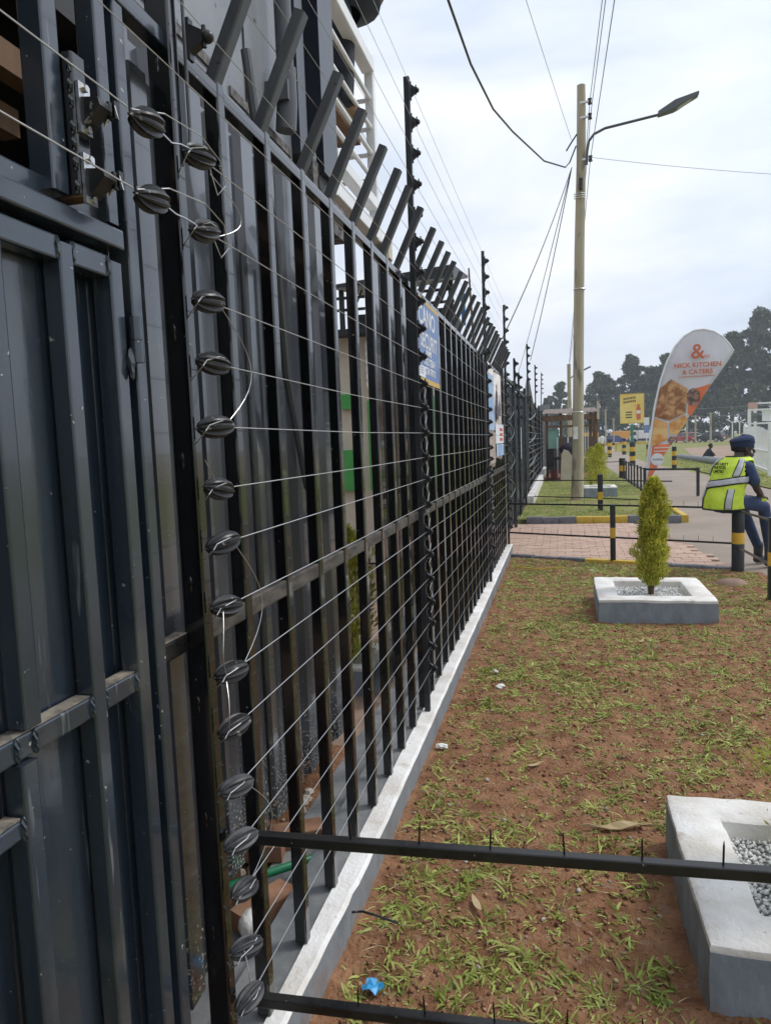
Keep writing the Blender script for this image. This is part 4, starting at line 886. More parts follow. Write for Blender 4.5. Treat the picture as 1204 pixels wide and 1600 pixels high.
hexa('food_photo', [(3.96,1.92),(4.4,2.14),(4.48,1.98),(4.2,1.56),(3.96,1.56)], f2_, .021)
hexa('food_photo', [(3.96,1.5),(4.16,1.5),(4.0,1.24),(3.9,1.38)], f3, .02)
hexa('orange_wedge', [(4.48,2.2),(4.5,2.86),(5.1,3.02),(4.62,2.18),(4.56,2.08)], orange, .016)
hexa('food_photo', [(4.62+.19*cos(a),2.65+.27*sin(a)) for a in np.linspace(0,2*pi,20)[:-1]], f3, .024)
hexa('white_disc', [(3.6+.19*cos(a),.82+.19*sin(a)) for a in np.linspace(0,2*pi,24)[:-1]], wprint, .022)
text_mesh('Healthy', .11, pm('grey_print',(.12,.1,.1),rough=.6), 'lettering', bn, (3.6,wav(3.6,.8)-.03,.79), (1,0,0), (0,0,1), align='CENTER')
for q, z in enumerate((1.16,1.06)): MB().box(3.5,4.0-.1*q,23.44,23.445,z,z+.025).build('stripe', wprint, bn)
op = pm('orange_lettering', (.6,.14,.05), rough=.6)
text_mesh('NICK KITCHEN', .19, op, 'lettering', bn, (4.72,23.36,3.53), (1,0,0), (0,0,1), align='CENTER', bold=.004)
text_mesh('& CATERS', .19, op, 'lettering', bn, (4.72,23.36,3.33), (1,0,0), (0,0,1), align='CENTER', bold=.004)
text_mesh('&', .62, op, 'logo', bn, (4.72,23.36,3.78), (1,0,0), (0,0,1), align='CENTER', bold=.004); text_mesh('NK', .14, op, 'logo', bn, (4.98,23.36,3.78), (1,0,0), (0,0,1), align='CENTER')
MB().box(4.2,5.2,23.40,23.404,3.25,3.27).build('stripe', op, bn)
MB().tube([(x-.02,wav(x,z)+.005,z) for x, z in [(3.22,-.05)]+L_[1:]], [.03]*10+[.022]*4, 8).build('flag_pole', K['white'], bn, smooth=True)
MB().box(3.0,3.5,23.3,23.7,-.02,.03).build('ground_plate', K['dark'], bn)

# ================================================================ BILLBOARD, FAR SIGNS
bb = thing('billboard', 'yellow billboard with bottle picture on a green post by the trees', 'billboard', (7,75,0)); by = 75; s_ = 75/70.
yb = pm('yellow_billboard_print', (.75,.5,.08), (.85,.72,.25), scale=.5, rough=.6); dk = pm('dark_lettering', (.08,.06,.03), rough=.6)
MB().box(6.4,8.62,by,by+.2,2.72,5.5).build('panel', yb, bb)
for x0, x1, z0, z1 in ((6.38,8.64,2.66,2.72),(6.38,8.64,5.5,5.56)): MB().box(x0,x1,by-.02,by+.22,z0,z1).build('frame', K['kerbyellow'], bb)
for r_, z in enumerate((4.95,4.62)):
    for q in range(7): MB().box(6.7+q*.17,6.82+q*.17,by-.01,by,z+.02*q,z+.2+.02*q).build('print_stroke', dk, bb)
for q in range(3): MB().box(6.9,7.5,by-.01,by,3.2+q*.25,3.32+q*.25).build('print_stroke', dk, bb)
MB().box(7.9,8.3,by-.015,by,3.0,4.2).build('bottle_print', op, bb); MB().box(7.98,8.22,by-.02,by-.015,4.2,4.5).build('bottle_neck_print', op, bb); MB().box(7.92,8.28,by-.02,by-.015,3.6,3.9).build('bottle_label_print', wprint, bb)
MB().tube([(7.5,by+.1,-.1),(7.5,by+.1,2.6)],.14,12).build('post', pm('green_post_paint',(.02,.2,.12)), bb); MB().box(7.2,7.8,by,by+.2,2.5,2.66).build('post_cap', K['white'], bb)
bs = thing('blue_sign', 'small blue and white roadside sign right of the billboard', 'sign', (10.4,90,0))
MB().box(10.15,10.75,90,90.1,1.7,2.6).build('panel', blue, bs); MB().box(10.15,10.75,90,90.1,2.62,3.5).build('panel', wprint, bs); MB().tube([(10.45,90.05,-.1),(10.45,90.05,1.7)],.05,8).build('post', K['white'], bs)

# ================================================================ CARS
tyre_m = pm('tyre_rubber', (.015,.015,.015), rough=.8); rim_m = pm('alloy', (.5,.5,.5), rough=.35, metal=.8); redl = pm('tail_lamp_red', (.5,.02,.02), rough=.2); whl = pm('head_lamp', (.7,.7,.7), rough=.15)
def car(label, x, y, rz, col, kind='hatch', name='parked_car', cat='car'):
    t = thing(name, label, cat, (x,y,0), rz); paint = pm('car_paint_'+label.split()[0], col, rough=.25, coat=.6)
    L2, Wd = 2.1, .84
    prof = [(-2.1,.35),(-2.12,.7),(-2.05,.98),(-1.75,1.02),(1.0,1.0),(1.75,.88),(2.08,.72),(2.12,.4),(2.0,.25),(-2.0,.25)]
    m = MB(); n = len(prof)
    for s, k in ((-1,.93),(-1,1),(1,1),(1,.93)):
        zz = 0
        for px, pz in prof: m.v.append((px*(1 if abs(k-1) < .01 else .985), s*Wd*(1 if k == 1 else 1.0)*( .96 if k != 1 else 1)+ (0 if k == 1 else 0), pz if k == 1 else .3+(pz-.3)*.97))
    # order rings: inner-left, left, right, inner-right -> y ordered
    for i, yv in enumerate((-Wd,-Wd*.94,Wd*.94,Wd)):
        for q in range(n): v = m.v[i*n+q]; m.v[i*n+q] = (v[0]*(.985 if i in (0,3) else 1), yv, .3+(prof[q][1]-.3)*(.95 if i in (0,3) else 1))
    for i in range(3):
        for q in range(n): m.f.append((i*n+q, i*n+(q+1) % n, (i+1)*n+(q+1) % n, (i+1)*n+q)); m.m.append(0)
    m.f += [tuple(range(n))[::-1], tuple(3*n+q for q in range(n))]; m.m += [0,0]
    link('body', m.mesh('body', paint), t, loc=(0,0,0))
    rr = (-2.0,-1.75,.35,1.05) if kind == 'hatch' else (-1.9,-1.2,.3,1.05)
    b0, t0, t1, b1 = rr; g = MB()
    g.add([(b0,-.76,1.0),(b1,-.76,1.0),(b1,.76,1.0),(b0,.76,1.0),(t0,-.6,1.46),(t1,-.6,1.46),(t1,.6,1.46),(t0,.6,1.46)],[(0,1,5,4),(1,2,6,5),(2,3,7,6),(3,0,4,7),(4,5,6,7)])
    link('windows', g.mesh('windows', K['glass']), t, loc=(0,0,0))
    r_ = MB(); r_.add([(t0-.03,-.61,1.46),(t1+.03,-.61,1.46),(t1+.03,.61,1.46),(t0-.03,.61,1.46),(t0+.1,-.52,1.52),(t1-.1,-.52,1.52),(t1-.1,.52,1.52),(t0+.1,.52,1.52)],[(0,1,5,4),(1,2,6,5),(2,3,7,6),(3,0,4,7),(4,5,6,7),(0,3,2,1)])
    for s in (-1,1):
        for a, b in ((b0,t0),(b1,t1),(-.5,-.45)): r_.bar((a,s*.765,1.0),(b,s*.605,1.47),.07,.03)
    link('roof', r_.mesh('roof', paint), t, loc=(0,0,0))
    wme = MB().tube([(0,-.1,0),(0,.1,0)],.32,18).mesh('wheel', tyre_m); rme = MB().tube([(0,-.11,0),(0,.11,0)],.19,12).mesh('rim', rim_m)
    for wx in (-1.3,1.3):
        for s in (-1,1): w = link('wheel', wme, t, loc=(wx,s*.76,.32)); link('rim', rme, w, loc=(0,0,0))
    for s in (-1,1):
        link('tail_light', MB().box(-2.14,-2.04,s*.62-.1,s*.62+.1,.72,.95).mesh('tail_light', redl), t, loc=(0,0,0)); link('headlight', MB().box(1.98,2.1,s*.6-.14,s*.6+.14,.62,.76).mesh('headlight', whl), t, loc=(0,0,0))
        link('mirror', MB().box(.75,.9,s*.86-.06,s*.86+.06,1.0,1.12).mesh('mirror', paint), t, loc=(0,0,0))
    link('number_plate', MB().box(-2.145,-2.12,-.25,.25,.5,.62).mesh('number_plate', K['white']), t, loc=(0,0,0)); link('bumper', MB().bar((-2.1,-.8,.38),(-2.1,.8,.38),.12,.16,side=(1,0,0)).mesh('bumper', paint), t, loc=(0,0,0))
    return t
car('blue hatchback crossing behind the kiosk', 10.4, 141, .1, (.02,.05,.28))
car('red hatchback parked beside the banner edge', 19.6, 122, rad(115), (.4,.015,.03))
car('black hatchback parked right of the red car', 22.6, 118, rad(140), (.012,.012,.016))
car('silver car glimpsed between the red and black cars', 22.4, 131, .3, (.5,.52,.54))
car('white car behind the walking man', 6.6, 160, .0, (.6,.6,.6))
def lorry(label, x, y, rz, cab, body, L=5.2, H=2.6, name='lorry', cat='lorry'):
    t = thing(name, label, cat, (x,y,0), rz); p1_ = pm('cab_paint', cab, rough=.35); p2_ = pm('body_paint', body, rough=.6)
    link('load_body', MB().bar((-L*.5,0,1.5),(L*.28,0,1.5),1.9,H-1.2+.2,side=(0,1,0),r=.08).mesh('load_body', p2_), t, loc=(0,0,0))
    link('cab', MB().poly([(L*.3,-.9,.5),(L*.3,-.9,2.2),(L*.38,-.9,2.3),(L*.46,-.9,2.1),(L*.52,-.9,1.3),(L*.53,-.9,.5)],1.8,(0,1,0)).mesh('cab', p1_), t, loc=(0,0,0))
    link('windscreen', MB().poly([(L*.465,-.8,2.05),(L*.52,-.8,1.35),(L*.53,-.8,1.35),(L*.475,-.8,2.05)],1.6,(0,1,0)).mesh('windscreen', K['glass']), t, loc=(0,0,0))
    link('side_window', MB().box(L*.34,L*.45,-.91,.91,1.4,2.0).mesh('side_window', K['glass']), t, loc=(0,0,0)); link('chassis', MB().box(-L*.48,L*.5,-.6,.6,.45,.8).mesh('chassis', K['dark']), t, loc=(0,0,0))
    wme = MB().tube([(0,-.14,0),(0,.14,0)],.42,16).mesh('wheel', tyre_m)
    for wx in (-L*.32,L*.4):
        for s in (-1,1): link('wheel', wme, t, loc=(wx,s*.8,.42))
lorry('orange tipper lorry under the billboard', 12.0, 152, pi, (.6,.6,.58), (.7,.33,.03))
lorry('yellow lorry half hidden behind the kiosk post', 6.3, 172, pi, (.6,.4,.05), (.7,.38,.03))
lorry('white van parked left of the banner foot', 15.6, 138, pi, (.72,.72,.72), (.75,.75,.75), 5.4, 2.5, 'van', 'van')

# ================================================================ BOLLARDS ALONG THE PATH
def bollard(label, x, y, h, r, n=5, first=0):
    t = thing('bollard', label, 'bollard', (x,y,0), group='yellow and black bollards by the path')
    for q in range(n):
        MB().tube([(x,y,h*q/n-(.05 if q == 0 else 0)),(x,y,h*(q+1)/n)],r,14).build('yellow_band' if (q+first) % 2 else 'black_band', K['yellow' if (q+first) % 2 else 'postblack'], t, smooth=True)
bollard('yellow and black bollard standing right of the banner foot', 5.6, 34.2, 1.0, .1)
bollard('tall banded bollard left of the banner on the path edge', 4.35, 39.8, 1.2, .15)
bollard('banded bollard tight against the banner pole', 4.78, 36.5, 1.1, .1)
bollard('banded bollard further along the left of the path', 4.2, 56, 1.3, .16)
bollard('farthest banded bollard near the walking man', 4.35, 68, 1.3, .16)
bollard('banded bollard on the grass side of the path', 5.7, 62, 1.3, .16)
ya = thing('barrier_arm', 'yellow and black striped low barrier across the far path', 'barrier', (4.6,72,0))
for q in range(8): MB().bar((3.9+q*.25,72,.75),(4.15+q*.25,72,.75),.22,.22,side=(0,0,1)).build('stripe', K['yellow' if q % 2 else 'postblack'], ya)
for q in range(8): MB().bar((5.6+q*.4,73,.75),(6.0+q*.4,73,.75),.16,.16,side=(0,0,1)).build('stripe', K['yellow' if q % 2 == 0 else 'kerbyellow'], ya)
for x in (3.95,5.8,8.6): MB().bar((x,72.5,0),(x,72.5,.75),.15,.15).build('post', K['yellow'], ya)

# ================================================================ WHITE FENCE, POLES, PIPE
wf = thing('white_railing', 'white steel railing with arched gate at the right edge', 'railing', (8,30,0))
A, B = Vector((7.62,27.0,0)), Vector((8.75,35.5,0)); n = 24
for q in range(n+1):
    p_ = A.lerp(B, q/n); MB().bar((p_.x,p_.y,.1),(p_.x,p_.y,1.5+.25*sin(q/n*pi)),.03,.03).build('bar', K['white'], wf)
for z in (.2,.85): MB().bar((A.x,A.y,z),(B.x,B.y,z),.05,.05,side=(0,0,1)).build('rail', K['white'], wf)
for p_ in (A,B): MB().bar((p_.x,p_.y,0),(p_.x,p_.y,1.8),.1,.1).build('post', K['white'], wf)
pt = thing('white_portal', 'white steel portal frame with notice boards behind the guard', 'portal', (8.5,38,0))
for x, y, h in ((9.5,38,2.6),(10.0,39,2.9),(11.6,38,2.9)): MB().bar((x,y,0),(x,y,h),.12,.12).build('post', K['white'], pt)
MB().bar((9.5,38,.4),(9.9,38.4,0.1),.1,.1,side=(0,0,1)).build('brace', K['white'], pt)
for z in (2.55,2.85,1.9): MB().bar((9.5,38,z),(11.6,38,z),.08,.08,side=(0,0,1)).build('beam', K['white'], pt)
MB().box(10.1,11.0,38.1,38.15,2.0,2.5).build('notice_board', K['white'], pt); MB().box(9.45,9.85,37.95,38.0,2.6,2.9).build('sign_top', pm('pink_board',(.6,.4,.35)), pt); MB().box(9.6,9.85,38,38.04,2.0,2.4).build('notice_board', K['concrete'], pt)
pi_ = thing('concrete_pole', 'pale concrete pole lying on the grass beside the crouching person', 'pole', (8,41,0))
MB().tube([(7.75,48.5,.15),(8.2,36.6,.15)],[.13,.2],14).build('shaft', K['greyside'], pi_, smooth=True); MB().tube([(8.2,36.6,.15),(8.201,36.57,.15)],.19,14).build('end_shade_disc', K['dark'], pi_)  # end is closed; dark disc paints in the shade of a hollow
for q, (x, y, h, lab) in enumerate(((8.7,140,6.3,'far thin pole left of the billboard'),(10.1,140,4.6,'shorter far thin pole beside the billboard'),(21.1,110,4.2,'far pole with crossarm above the black car'),(19.1,110,3.9,'far pole just right of the banner'),(26.2,110,5.1,'far pole with crossarm before the trees at right'),(18.3,112,3.4,'far pole touching the banner edge'))):
    t = thing('far_pole', lab, 'pole', (x,y,0), group='far poles before the trees'); MB().tube([(x,y,-.1),(x,y,h)],.13,8).build('shaft', K['pole'], t, smooth=True); MB().bar((x-.5,y,h-.1),(x+.5,y,h-.1),.1,.1,side=(0,0,1)).build('crossarm', K['pole'], t)
for q, (x, y) in enumerate(((23.9,110),(25.7,114))):
    t = thing('double_street_lamp', ('left','right')[q]+' one of two V-shaped double street lamps far behind', 'street lamp', (x,y,0), group='far double lamps')
    MB().tube([(x,y,0),(x,y,2.8)],.08,8).build('column', K['white'], t)
    for s in (-1,1): MB().bar((x,y,2.7),(x+s*.75,y,3.15),.2,.1,side=(0,1,0)).build('lamp_arm', K['white'], t)
for z in (5.0,3.9): catenary(('upper' if z > 4.5 else 'lower')+' far wire strung between the distant poles', (19.1,110,z-.2), (60,112,z+1.2), .3, .03, 'wgrey', name='far_wire', grp='far wires before the trees')

# ================================================================ TREES
leaf_m = pm('eucalyptus_leaves', (.05,.076,.036), (.1,.13,.06), scale=.35, rough=.6, spec=.3, island=.4); bark_m = pm('pale_bark', (.16,.13,.1), (.24,.2,.16), scale=.5, rough=.9)
leaf_m2 = pm('understorey_leaves', (.045,.075,.022), (.085,.115,.04), scale=.3, rough=.6, spec=.3, island=.4)
def crown_mesh(seed, H, R, n, lm, lo=.28):
    rg = np.random.default_rng(seed); clumps = []
    nc = int(48+R*6)
    for q in range(nc):
        f = lo+(1-lo)*rg.random()**.8; pr_ = R*(.35+.65*math.sin(min(1,(f-lo)/(1-lo)*1.05+.12)*pi)**.7)
        a = rg.uniform(0,2*pi); d = pr_*rg.random()**.5*.85; clumps.append((d*cos(a), d*sin(a), H*f*.96, R*rg.uniform(.14,.32)))
    vs_ = []; fs = []; per = n//nc; b = 0
    for cx, cy_, cz, r in clumps:
        for k in range(per):
            v = rg.normal(size=3); v /= np.linalg.norm(v); rr = r*rg.random()**.4; p_ = np.array([cx,cy_,cz])+v*rr*np.array([1,1,.72])
            s = rg.uniform(.42,.9)*(.8+.02*H); a1 = rg.normal(size=3); a1 /= np.linalg.norm(a1); a2 = np.cross(a1, rg.normal(size=3)); a2 /= np.linalg.norm(a2)
            a1[2] -= .25
            vs_ += [p_-a1*s*.5, p_+a2*s*.22, p_+a1*s*.6, p_-a2*s*.22]; fs.append((b,b+1,b+2,b+3)); b += 4
    return fast_mesh('crown', np.array(vs_), np.array(fs), lm), clumps
def tree(label, x, y, H, R, seed, n=5200, lm=None, lo=.28, grp='eucalyptus trees behind the car park', nm='eucalyptus_tree'):
    t = thing(nm, label, 'tree', (x,y,0), rz=seed, group=grp)
    me, cl_ = crown_mesh(seed, H, R, n, lm or leaf_m, lo); link('crown', me, t, loc=(0,0,0))
    tr = MB(); tr.tube([(0,0,-.3),(.2*sin(seed),.15,H*.3),(.35*cos(seed),0,H*.6),(0,.2,H*.9)],[H*.018+.1,H*.014+.06,H*.009+.03,.05],8)
    for c in cl_[::2]:
        z0 = min(c[2]*.72, H*.75); tr.tube([(.2*sin(seed),.1,z0),(c[0]*.5,c[1]*.5,(z0+c[2])/2),(c[0],c[1],c[2])],[H*.006+.03,.06,.03],5)
    link('trunk', tr.mesh('trunk', bark_m), t, loc=(0,0,0))
TL = [(0.6,190,15.6,3.2),(-2.2,196,12.5,3),(10.6,188,17.6,5.4),(18.2,190,21.6,4.8),(23,196,18.5,4.8),(26.5,190,20.8,5.2),(31.5,194,21.6,5.5),(36.5,190,20.5,5.5),(41,192,25.5,5.5),(45.8,188,30,6),(51,190,29,6.2),(56,192,28.5,6.5),(62,190,27.5,6.5),(69,194,26,7),(77,190,25,7)]
TN = ['slim eucalyptus just left of the timber pole','low eucalyptus behind the far fence pillar','round-topped eucalyptus between the pole and the billboard','tall eucalyptus directly above the billboard','lower eucalyptus right of the billboard','eucalyptus at the left edge of the banner','eucalyptus behind the banner middle','eucalyptus behind the banner right side','eucalyptus right of the banner tip','tallest eucalyptus right of the banner','tall eucalyptus near the right edge','right-edge tall eucalyptus behind the guard','eucalyptus cut by the right edge','outer eucalyptus beyond the right edge','outermost eucalyptus beyond the right edge']
for i, (x, y, H, R) in enumerate(TL): tree(TN[i], x, y, H, R, 11+i*3, 9800 if R > 4 else 5200)
UN = [(4,181,7),(8,183,9),(14,182,10),(20,181,11),(26,180,11),(32,181,12),(38,179,12),(44,180,12),(50,179,12),(56,180,12),(63,180,12),(70,181,12)]
for i, (x, y, H) in enumerate(UN): tree('dense understorey tree %s' % ('behind the kiosk roof','left of the billboard post','behind the billboard','right of the billboard','beside the banner','behind the banner foot','above the red car','above the black car','left of the double lamps','behind the double lamps','above the guard cap','beyond the right edge')[i], x, y, H, 4.6, 101+i*7, 3800, leaf_m2, .05, 'understorey trees', 'understorey_tree')
# ================================================================ PEOPLE
skin = pm('dark_brown_skin', (.045,.025,.017), (.06,.034,.023), scale=8, rough=.5); navy = pm('navy_uniform', (.022,.04,.095), (.035,.058,.13), scale=14, rough=.85, bump=.004, bscale=25)
dknavy = pm('dark_navy_cloth', (.012,.015,.024), (.022,.026,.038), scale=9, rough=.8, bump=.004, bscale=20); boot_m = pm('black_boot_leather', (.012,.012,.012), (.05,.045,.04), scale=16, rough=.55); lime = pm('lime_hi_vis', (.52,.7,.03), (.66,.82,.07), scale=9, rough=.65, bump=.012, bscale=14)
silver = pm('silver_reflective_tape', (.42,.43,.45), (.55,.56,.58), scale=12, rough=.4); blk = pm('black_binding', (.012,.012,.012), rough=.8); capm = pm('navy_beret_felt', (.016,.028,.075), (.024,.04,.1), scale=12, rough=.9)
hairm = pm('black_hair', (.008,.007,.007), rough=.8)
def body(name, chains, mats, parent, voxel=.016, smooth=6):
    """chains: (points, radii, material index); voxel-fused into one continuous skin"""
    m = MB(); segs = []
    for pts_, rs, mi in chains:
        P_ = [Vector(p) for p in pts_]
        fine = []; fr = []
        for i in range(len(P_)-1):
            for k in range(6): t = k/6; fine.append(P_[i].lerp(P_[i+1], t)); fr.append(rs[i]+(rs[i+1]-rs[i])*t)
            segs.append((P_[i], P_[i+1], rs[i], rs[i+1], mi))
        fine.append(P_[-1]); fr.append(rs[-1]); m.tube(fine, fr, 14)
        for p, r in ((P_[0],rs[0]),(P_[-1],rs[-1])): m.ell(p, r, r, r, 12, 8)
        for p, r in zip(P_[1:-1], rs[1:-1]): m.ell(p, r, r, r, 12, 8)
    tmp = bpy.data.objects.new('tmp', m.mesh('tmp', mats)); COL.objects.link(tmp)
    md = tmp.modifiers.new('r','REMESH'); md.mode = 'VOXEL'; md.voxel_size = voxel
    ms_ = tmp.modifiers.new('s','SMOOTH'); ms_.iterations = smooth; ms_.factor = .5
    dg = bpy.context.evaluated_depsgraph_get(); me = bpy.data.meshes.new_from_object(tmp.evaluated_get(dg)); bpy.data.objects.remove(tmp)
    me.materials.clear()
    for k in mats: me.materials.append(k)
    A_ = np.array([s[0] for s in segs]); B_ = np.array([s[1] for s in segs]); ra = np.array([s[2] for s in segs]); rb = np.array([s[3] for s in segs]); mi = np.array([s[4] for s in segs])
    c = np.empty(len(me.polygons)*3, np.float32); me.polygons.foreach_get('center', c); c = c.reshape(-1,3)
    d = B_-A_; L2 = (d*d).sum(1)+1e-9; t = np.clip(((c[:,None,:]-A_[None])*d[None]).sum(2)/L2, 0, 1)
    dist = np.linalg.norm(c[:,None,:]-(A_[None]+t[...,None]*d[None]), axis=2)-(ra+(rb-ra)*t)
    me.polygons.foreach_set('material_index', mi[dist.argmin(1)].astype(np.int32)); me.polygons.foreach_set('use_smooth', [True]*len(me.polygons)); me.update()
    me.name = name
    return link(name, me, parent)
def frame_(org, h):
    h = Vector((h[0],h[1],0)).normalized(); s = Vector((h.y,-h.x,0)); O = Vector(org)
    return lambda f, sd, z: O + h*f + s*sd + Vector((0,0,z))
# ---- seated guard
gd = thing('person', 'guard in lime hi-vis vest and navy beret seated on the bollard', 'person', (2.7,9.0,.7))
g = frame_((2.62,9.02,0), (.76,.65))
S_, N_, B2 = 0, 1, 2
ch_ = [([g(-.05,0,.80),g(-.02,0,.93),g(.05,0,1.08),g(.12,0,1.19)],[.135,.125,.135,.12],N_),
       ([g(.1,-.13,1.2),g(.1,.13,1.2)],[.092,.092],N_), ([g(-.04,-.08,.79),g(-.04,.08,.79)],[.12,.12],N_),
       ([g(.13,0,1.22),g(.2,0,1.34)],[.06,.055],S_)]
for s in (1,-1):
    kn = g(.43,.15*s,.72); an = g(.58,.13*s,.17) if s > 0 else g(.7,.1*s,.17)
    ch_ += [([g(0,.1*s,.79),g(.22,.13*s,.78),kn],[.1,.09,.07],N_), ([kn,kn.lerp(an,.4),an],[.07,.066,.052],N_),
            ([g(.1,.19*s,1.19),g(.13,.245*s,1.04)],[.072,.066],N_), ([g(.13,.245*s,1.03),g(.17,.25*s,.95),g(.3,.2*s,.88),g(.38,.15*s,.845)],[.045,.042,.036,.028],S_)]
body('body', ch_, [skin, navy], gd, .014, 5)
for s in (1,-1):
    f0 = .58 if s > 0 else .7; o_ = .13*s if s > 0 else .1*s
    body('boot', [([g(f0-.01,o_,.22),g(f0-.015,o_,.07)],[.058,.05],0),([g(f0-.04,o_,.045),g(f0+.06,o_,.045),g(f0+.17,o_*1.15,.036)],[.044,.046,.036],0)], [boot_m], gd, .01, 4)
    hd = body('hand', [([g(.38,.15*s,.845),g(.44,.12*s,.83)],[.03,.036],0)]+[([g(.46,(.12+.016*(k-1.5))*s,.828),g(.5,(.115+.017*(k-1.5))*s,.822),g(.525+.006*(k==1),(.112+.016*(k-1.5))*s,.8)],[.0095,.009,.0075],0) for k in range(4)]+[([g(.42,.09*s,.835),g(.455,.07*s,.83),g(.48,.07*s,.82)],[.011,.01,.008],0)], [skin], gd, .006, 2)
# head: looking to the right and slightly away
hh = frame_((g(.28,0,0).x, g(.28,0,0).y, 0), (.95,.3))
_h0 = hh; hh = lambda f, s, z: _h0(f*1.14-.01, s*1.14, 1.455+(z-1.455)*1.14-.035)
hd = body('head', [([hh(-.03,0,1.45),hh(.015,0,1.46)],[.088,.088],0),([hh(.0,0,1.42),hh(.05,0,1.375)],[.075,.05],0),([hh(.02,0,1.4),hh(.07,0,1.36)],[.05,.032],0),
    ([hh(.1,0,1.435),hh(.118,0,1.405)],[.012,.017],0),([hh(.088,-.03,1.455),hh(.088,.03,1.455)],[.018,.018],0),([hh(.095,-.016,1.366),hh(.095,.016,1.366)],[.013,.013],0),([hh(.1,-.014,1.38),hh(.1,.014,1.38)],[.011,.011],0),
    ([hh(-.02,.086,1.445),hh(-.012,.092,1.41)],[.018,.012],0),([hh(-.02,-.086,1.445),hh(-.012,-.092,1.41)],[.018,.012],0)], [skin], gd, .007, 3)
eyw = pm('eye_white', (.5,.48,.45), rough=.2)
for s in (1,-1):
    e_ = MB().ell(hh(.088,.03*s,1.438), .011,.011,.009,10,6).build('eye', eyw, hd, smooth=True)
def capf(ph, th): return 1
hr = MB(); hc = hh(-.03,0,1.455)
vv = []; 
for i in range(9):
    ph = .75+ (1.95-.75)*i/8
    for j in range(20):
        an = 2*pi*j/20; ca = cos(an); r = .1*sin(ph); lim = 1 if ca < .25 else .0
        p_ = hh(-.02+r*ca*(1 if ca < .3 else .75), r*.95*sin(an), 1.455+.1*cos(ph)); hr.v.append(tuple(p_))
for i in range(8):
    for j in range(20):
        if cos(2*pi*(j+.5)/20) < .35 or i < 2: hr.f.append((i*20+j,(i+1)*20+j,(i+1)*20+(j+1) % 20,i*20+(j+1) % 20)); hr.m.append(0)
hr.build('hair', hairm, hd, smooth=True)
bt = MB()
for i in range(9):
    ph = [0,.25,.5,.8,1.1,1.35,1.55,1.75,1.95][i]
    for j in range(24):
        an = 2*pi*j/24; r = [.0,.045,.08,.104,.114,.114,.11,.106,.103][i]; z = [1.572,1.57,1.562,1.547,1.527,1.507,1.49,1.473,1.455][i]
        p_ = hh(-.012+r*cos(an)*1.06-.012*(i < 5), r*sin(an)*.96+.012*(i < 5), z+.016*cos(an)*(1 if i < 5 else -.6)); bt.v.append(tuple(p_))
for i in range(8):
    for j in range(24): bt.f.append((i*24+j,(i+1)*24+j,(i+1)*24+(j+1) % 24,i*24+(j+1) % 24)); bt.m.append(0)
bt.build('beret', capm, gd, smooth=True)
# vest as a loft over the torso
SEC = [(-.07,.715,.175,.2),(-.06,.84,.165,.2),(-.015,.97,.152,.19),(.045,1.1,.155,.205),(.095,1.2,.15,.215),(.14,1.275,.118,.185),(.175,1.32,.085,.1)]
def vest_pt(u, v, off=0.):
    x = v*(len(SEC)-1); i = min(int(x), len(SEC)-2); t = x-i; a, b = SEC[i], SEC[i+1]; q = [a[k]+(b[k]-a[k])*t for k in range(4)]
    wr = 1+.028*sin(u*3+v*7)+.02*sin(u*7-v*11)+.012*sin(u*13+v*19)
    c_, s_ = cos(u), sin(u); ex = lambda w: math.copysign(abs(w)**.85, w)
    return g(q[0]+(q[2]*wr+off)*ex(c_), (q[3]*wr+off)*ex(s_), q[1])
def vest_patch(name, mat, par, u0, u1, v0, v1, off, nu=24, nv=14, dv=0., arm=False):
    m = MB()
    for i in range(nv+1):
        for j in range(nu+1):
            u = u0+(u1-u0)*j/nu; v = v0+(v1-v0)*i/nv + dv*sin(u); m.v.append(tuple(vest_pt(u, max(0,min(1,v)), off)))
    for i in range(nv):
        for j in range(nu):
            uu = u0+(u1-u0)*(j+.5)/nu; v = v0+(v1-v0)*(i+.5)/nv
            if arm and .5 < v < .83 and abs(abs(sin(uu))-1) < .09*(1-abs(v-.68)/.2): continue
            m.f.append((i*(nu+1)+j,i*(nu+1)+j+1,(i+1)*(nu+1)+j+1,(i+1)*(nu+1)+j)); m.m.append(0)
    o = m.build(name, mat, par, smooth='all'); sl = o.modifiers.new('t','SOLIDIFY'); sl.thickness = .004; sl.offset = 1; return o
vest = vest_patch('vest', lime, gd, 0, 2*pi, 0, 1, .012, 56, 28, arm=True)
def tape(u0, u1, v0, v1, dv=0, nu=30, nv=4, ew=.012, eu=.05):
    vest_patch('black_binding', blk, vest, u0-eu, u1+eu, v0-ew, v1+ew, .019, nu, nv, dv); vest_patch('reflective_tape', silver, vest, u0, u1, v0, v1, .025, nu, nv, dv)
tape(.4, 2*pi-.4, .36, .44, .05, 48, 4, .018, 0)
for uc in (pi*.74, pi*1.3):
    tape(uc-.17, uc+.17, .03, .32, 0, 6, 10, 0, .06); tape(uc-.17, uc+.17, .5, .93, 0, 6, 12, 0, .06)
vest_patch('black_binding', blk, vest, 0, 2*pi, .0, .022, .02, 48, 2)
vest_patch('black_binding', blk, vest, 0, 2*pi, .97, 1, .02, 40, 2)
for k, tx in enumerate(('SECURITY','SERVICES','LIMITED')):
    p_ = vest_pt(pi*1.02, .72-.075*k, .024); n_ = (vest_pt(pi*1.02,.7,.05)-vest_pt(pi*1.02,.7,0)).normalized(); xd = Vector((-n_.y, n_.x, 0)).normalized(); yd = n_.cross(xd)
    text_mesh(tx, .042, blk, 'lettering', vest, p_+n_*.012, xd, yd, align='CENTER', bold=.0015)
p_ = g(.3,.235,.8); MB().box(0,.05,0,.012,0,.03).build('pocket_badge', lime, gd).location = (p_.x-.02,p_.y-.03,p_.z)
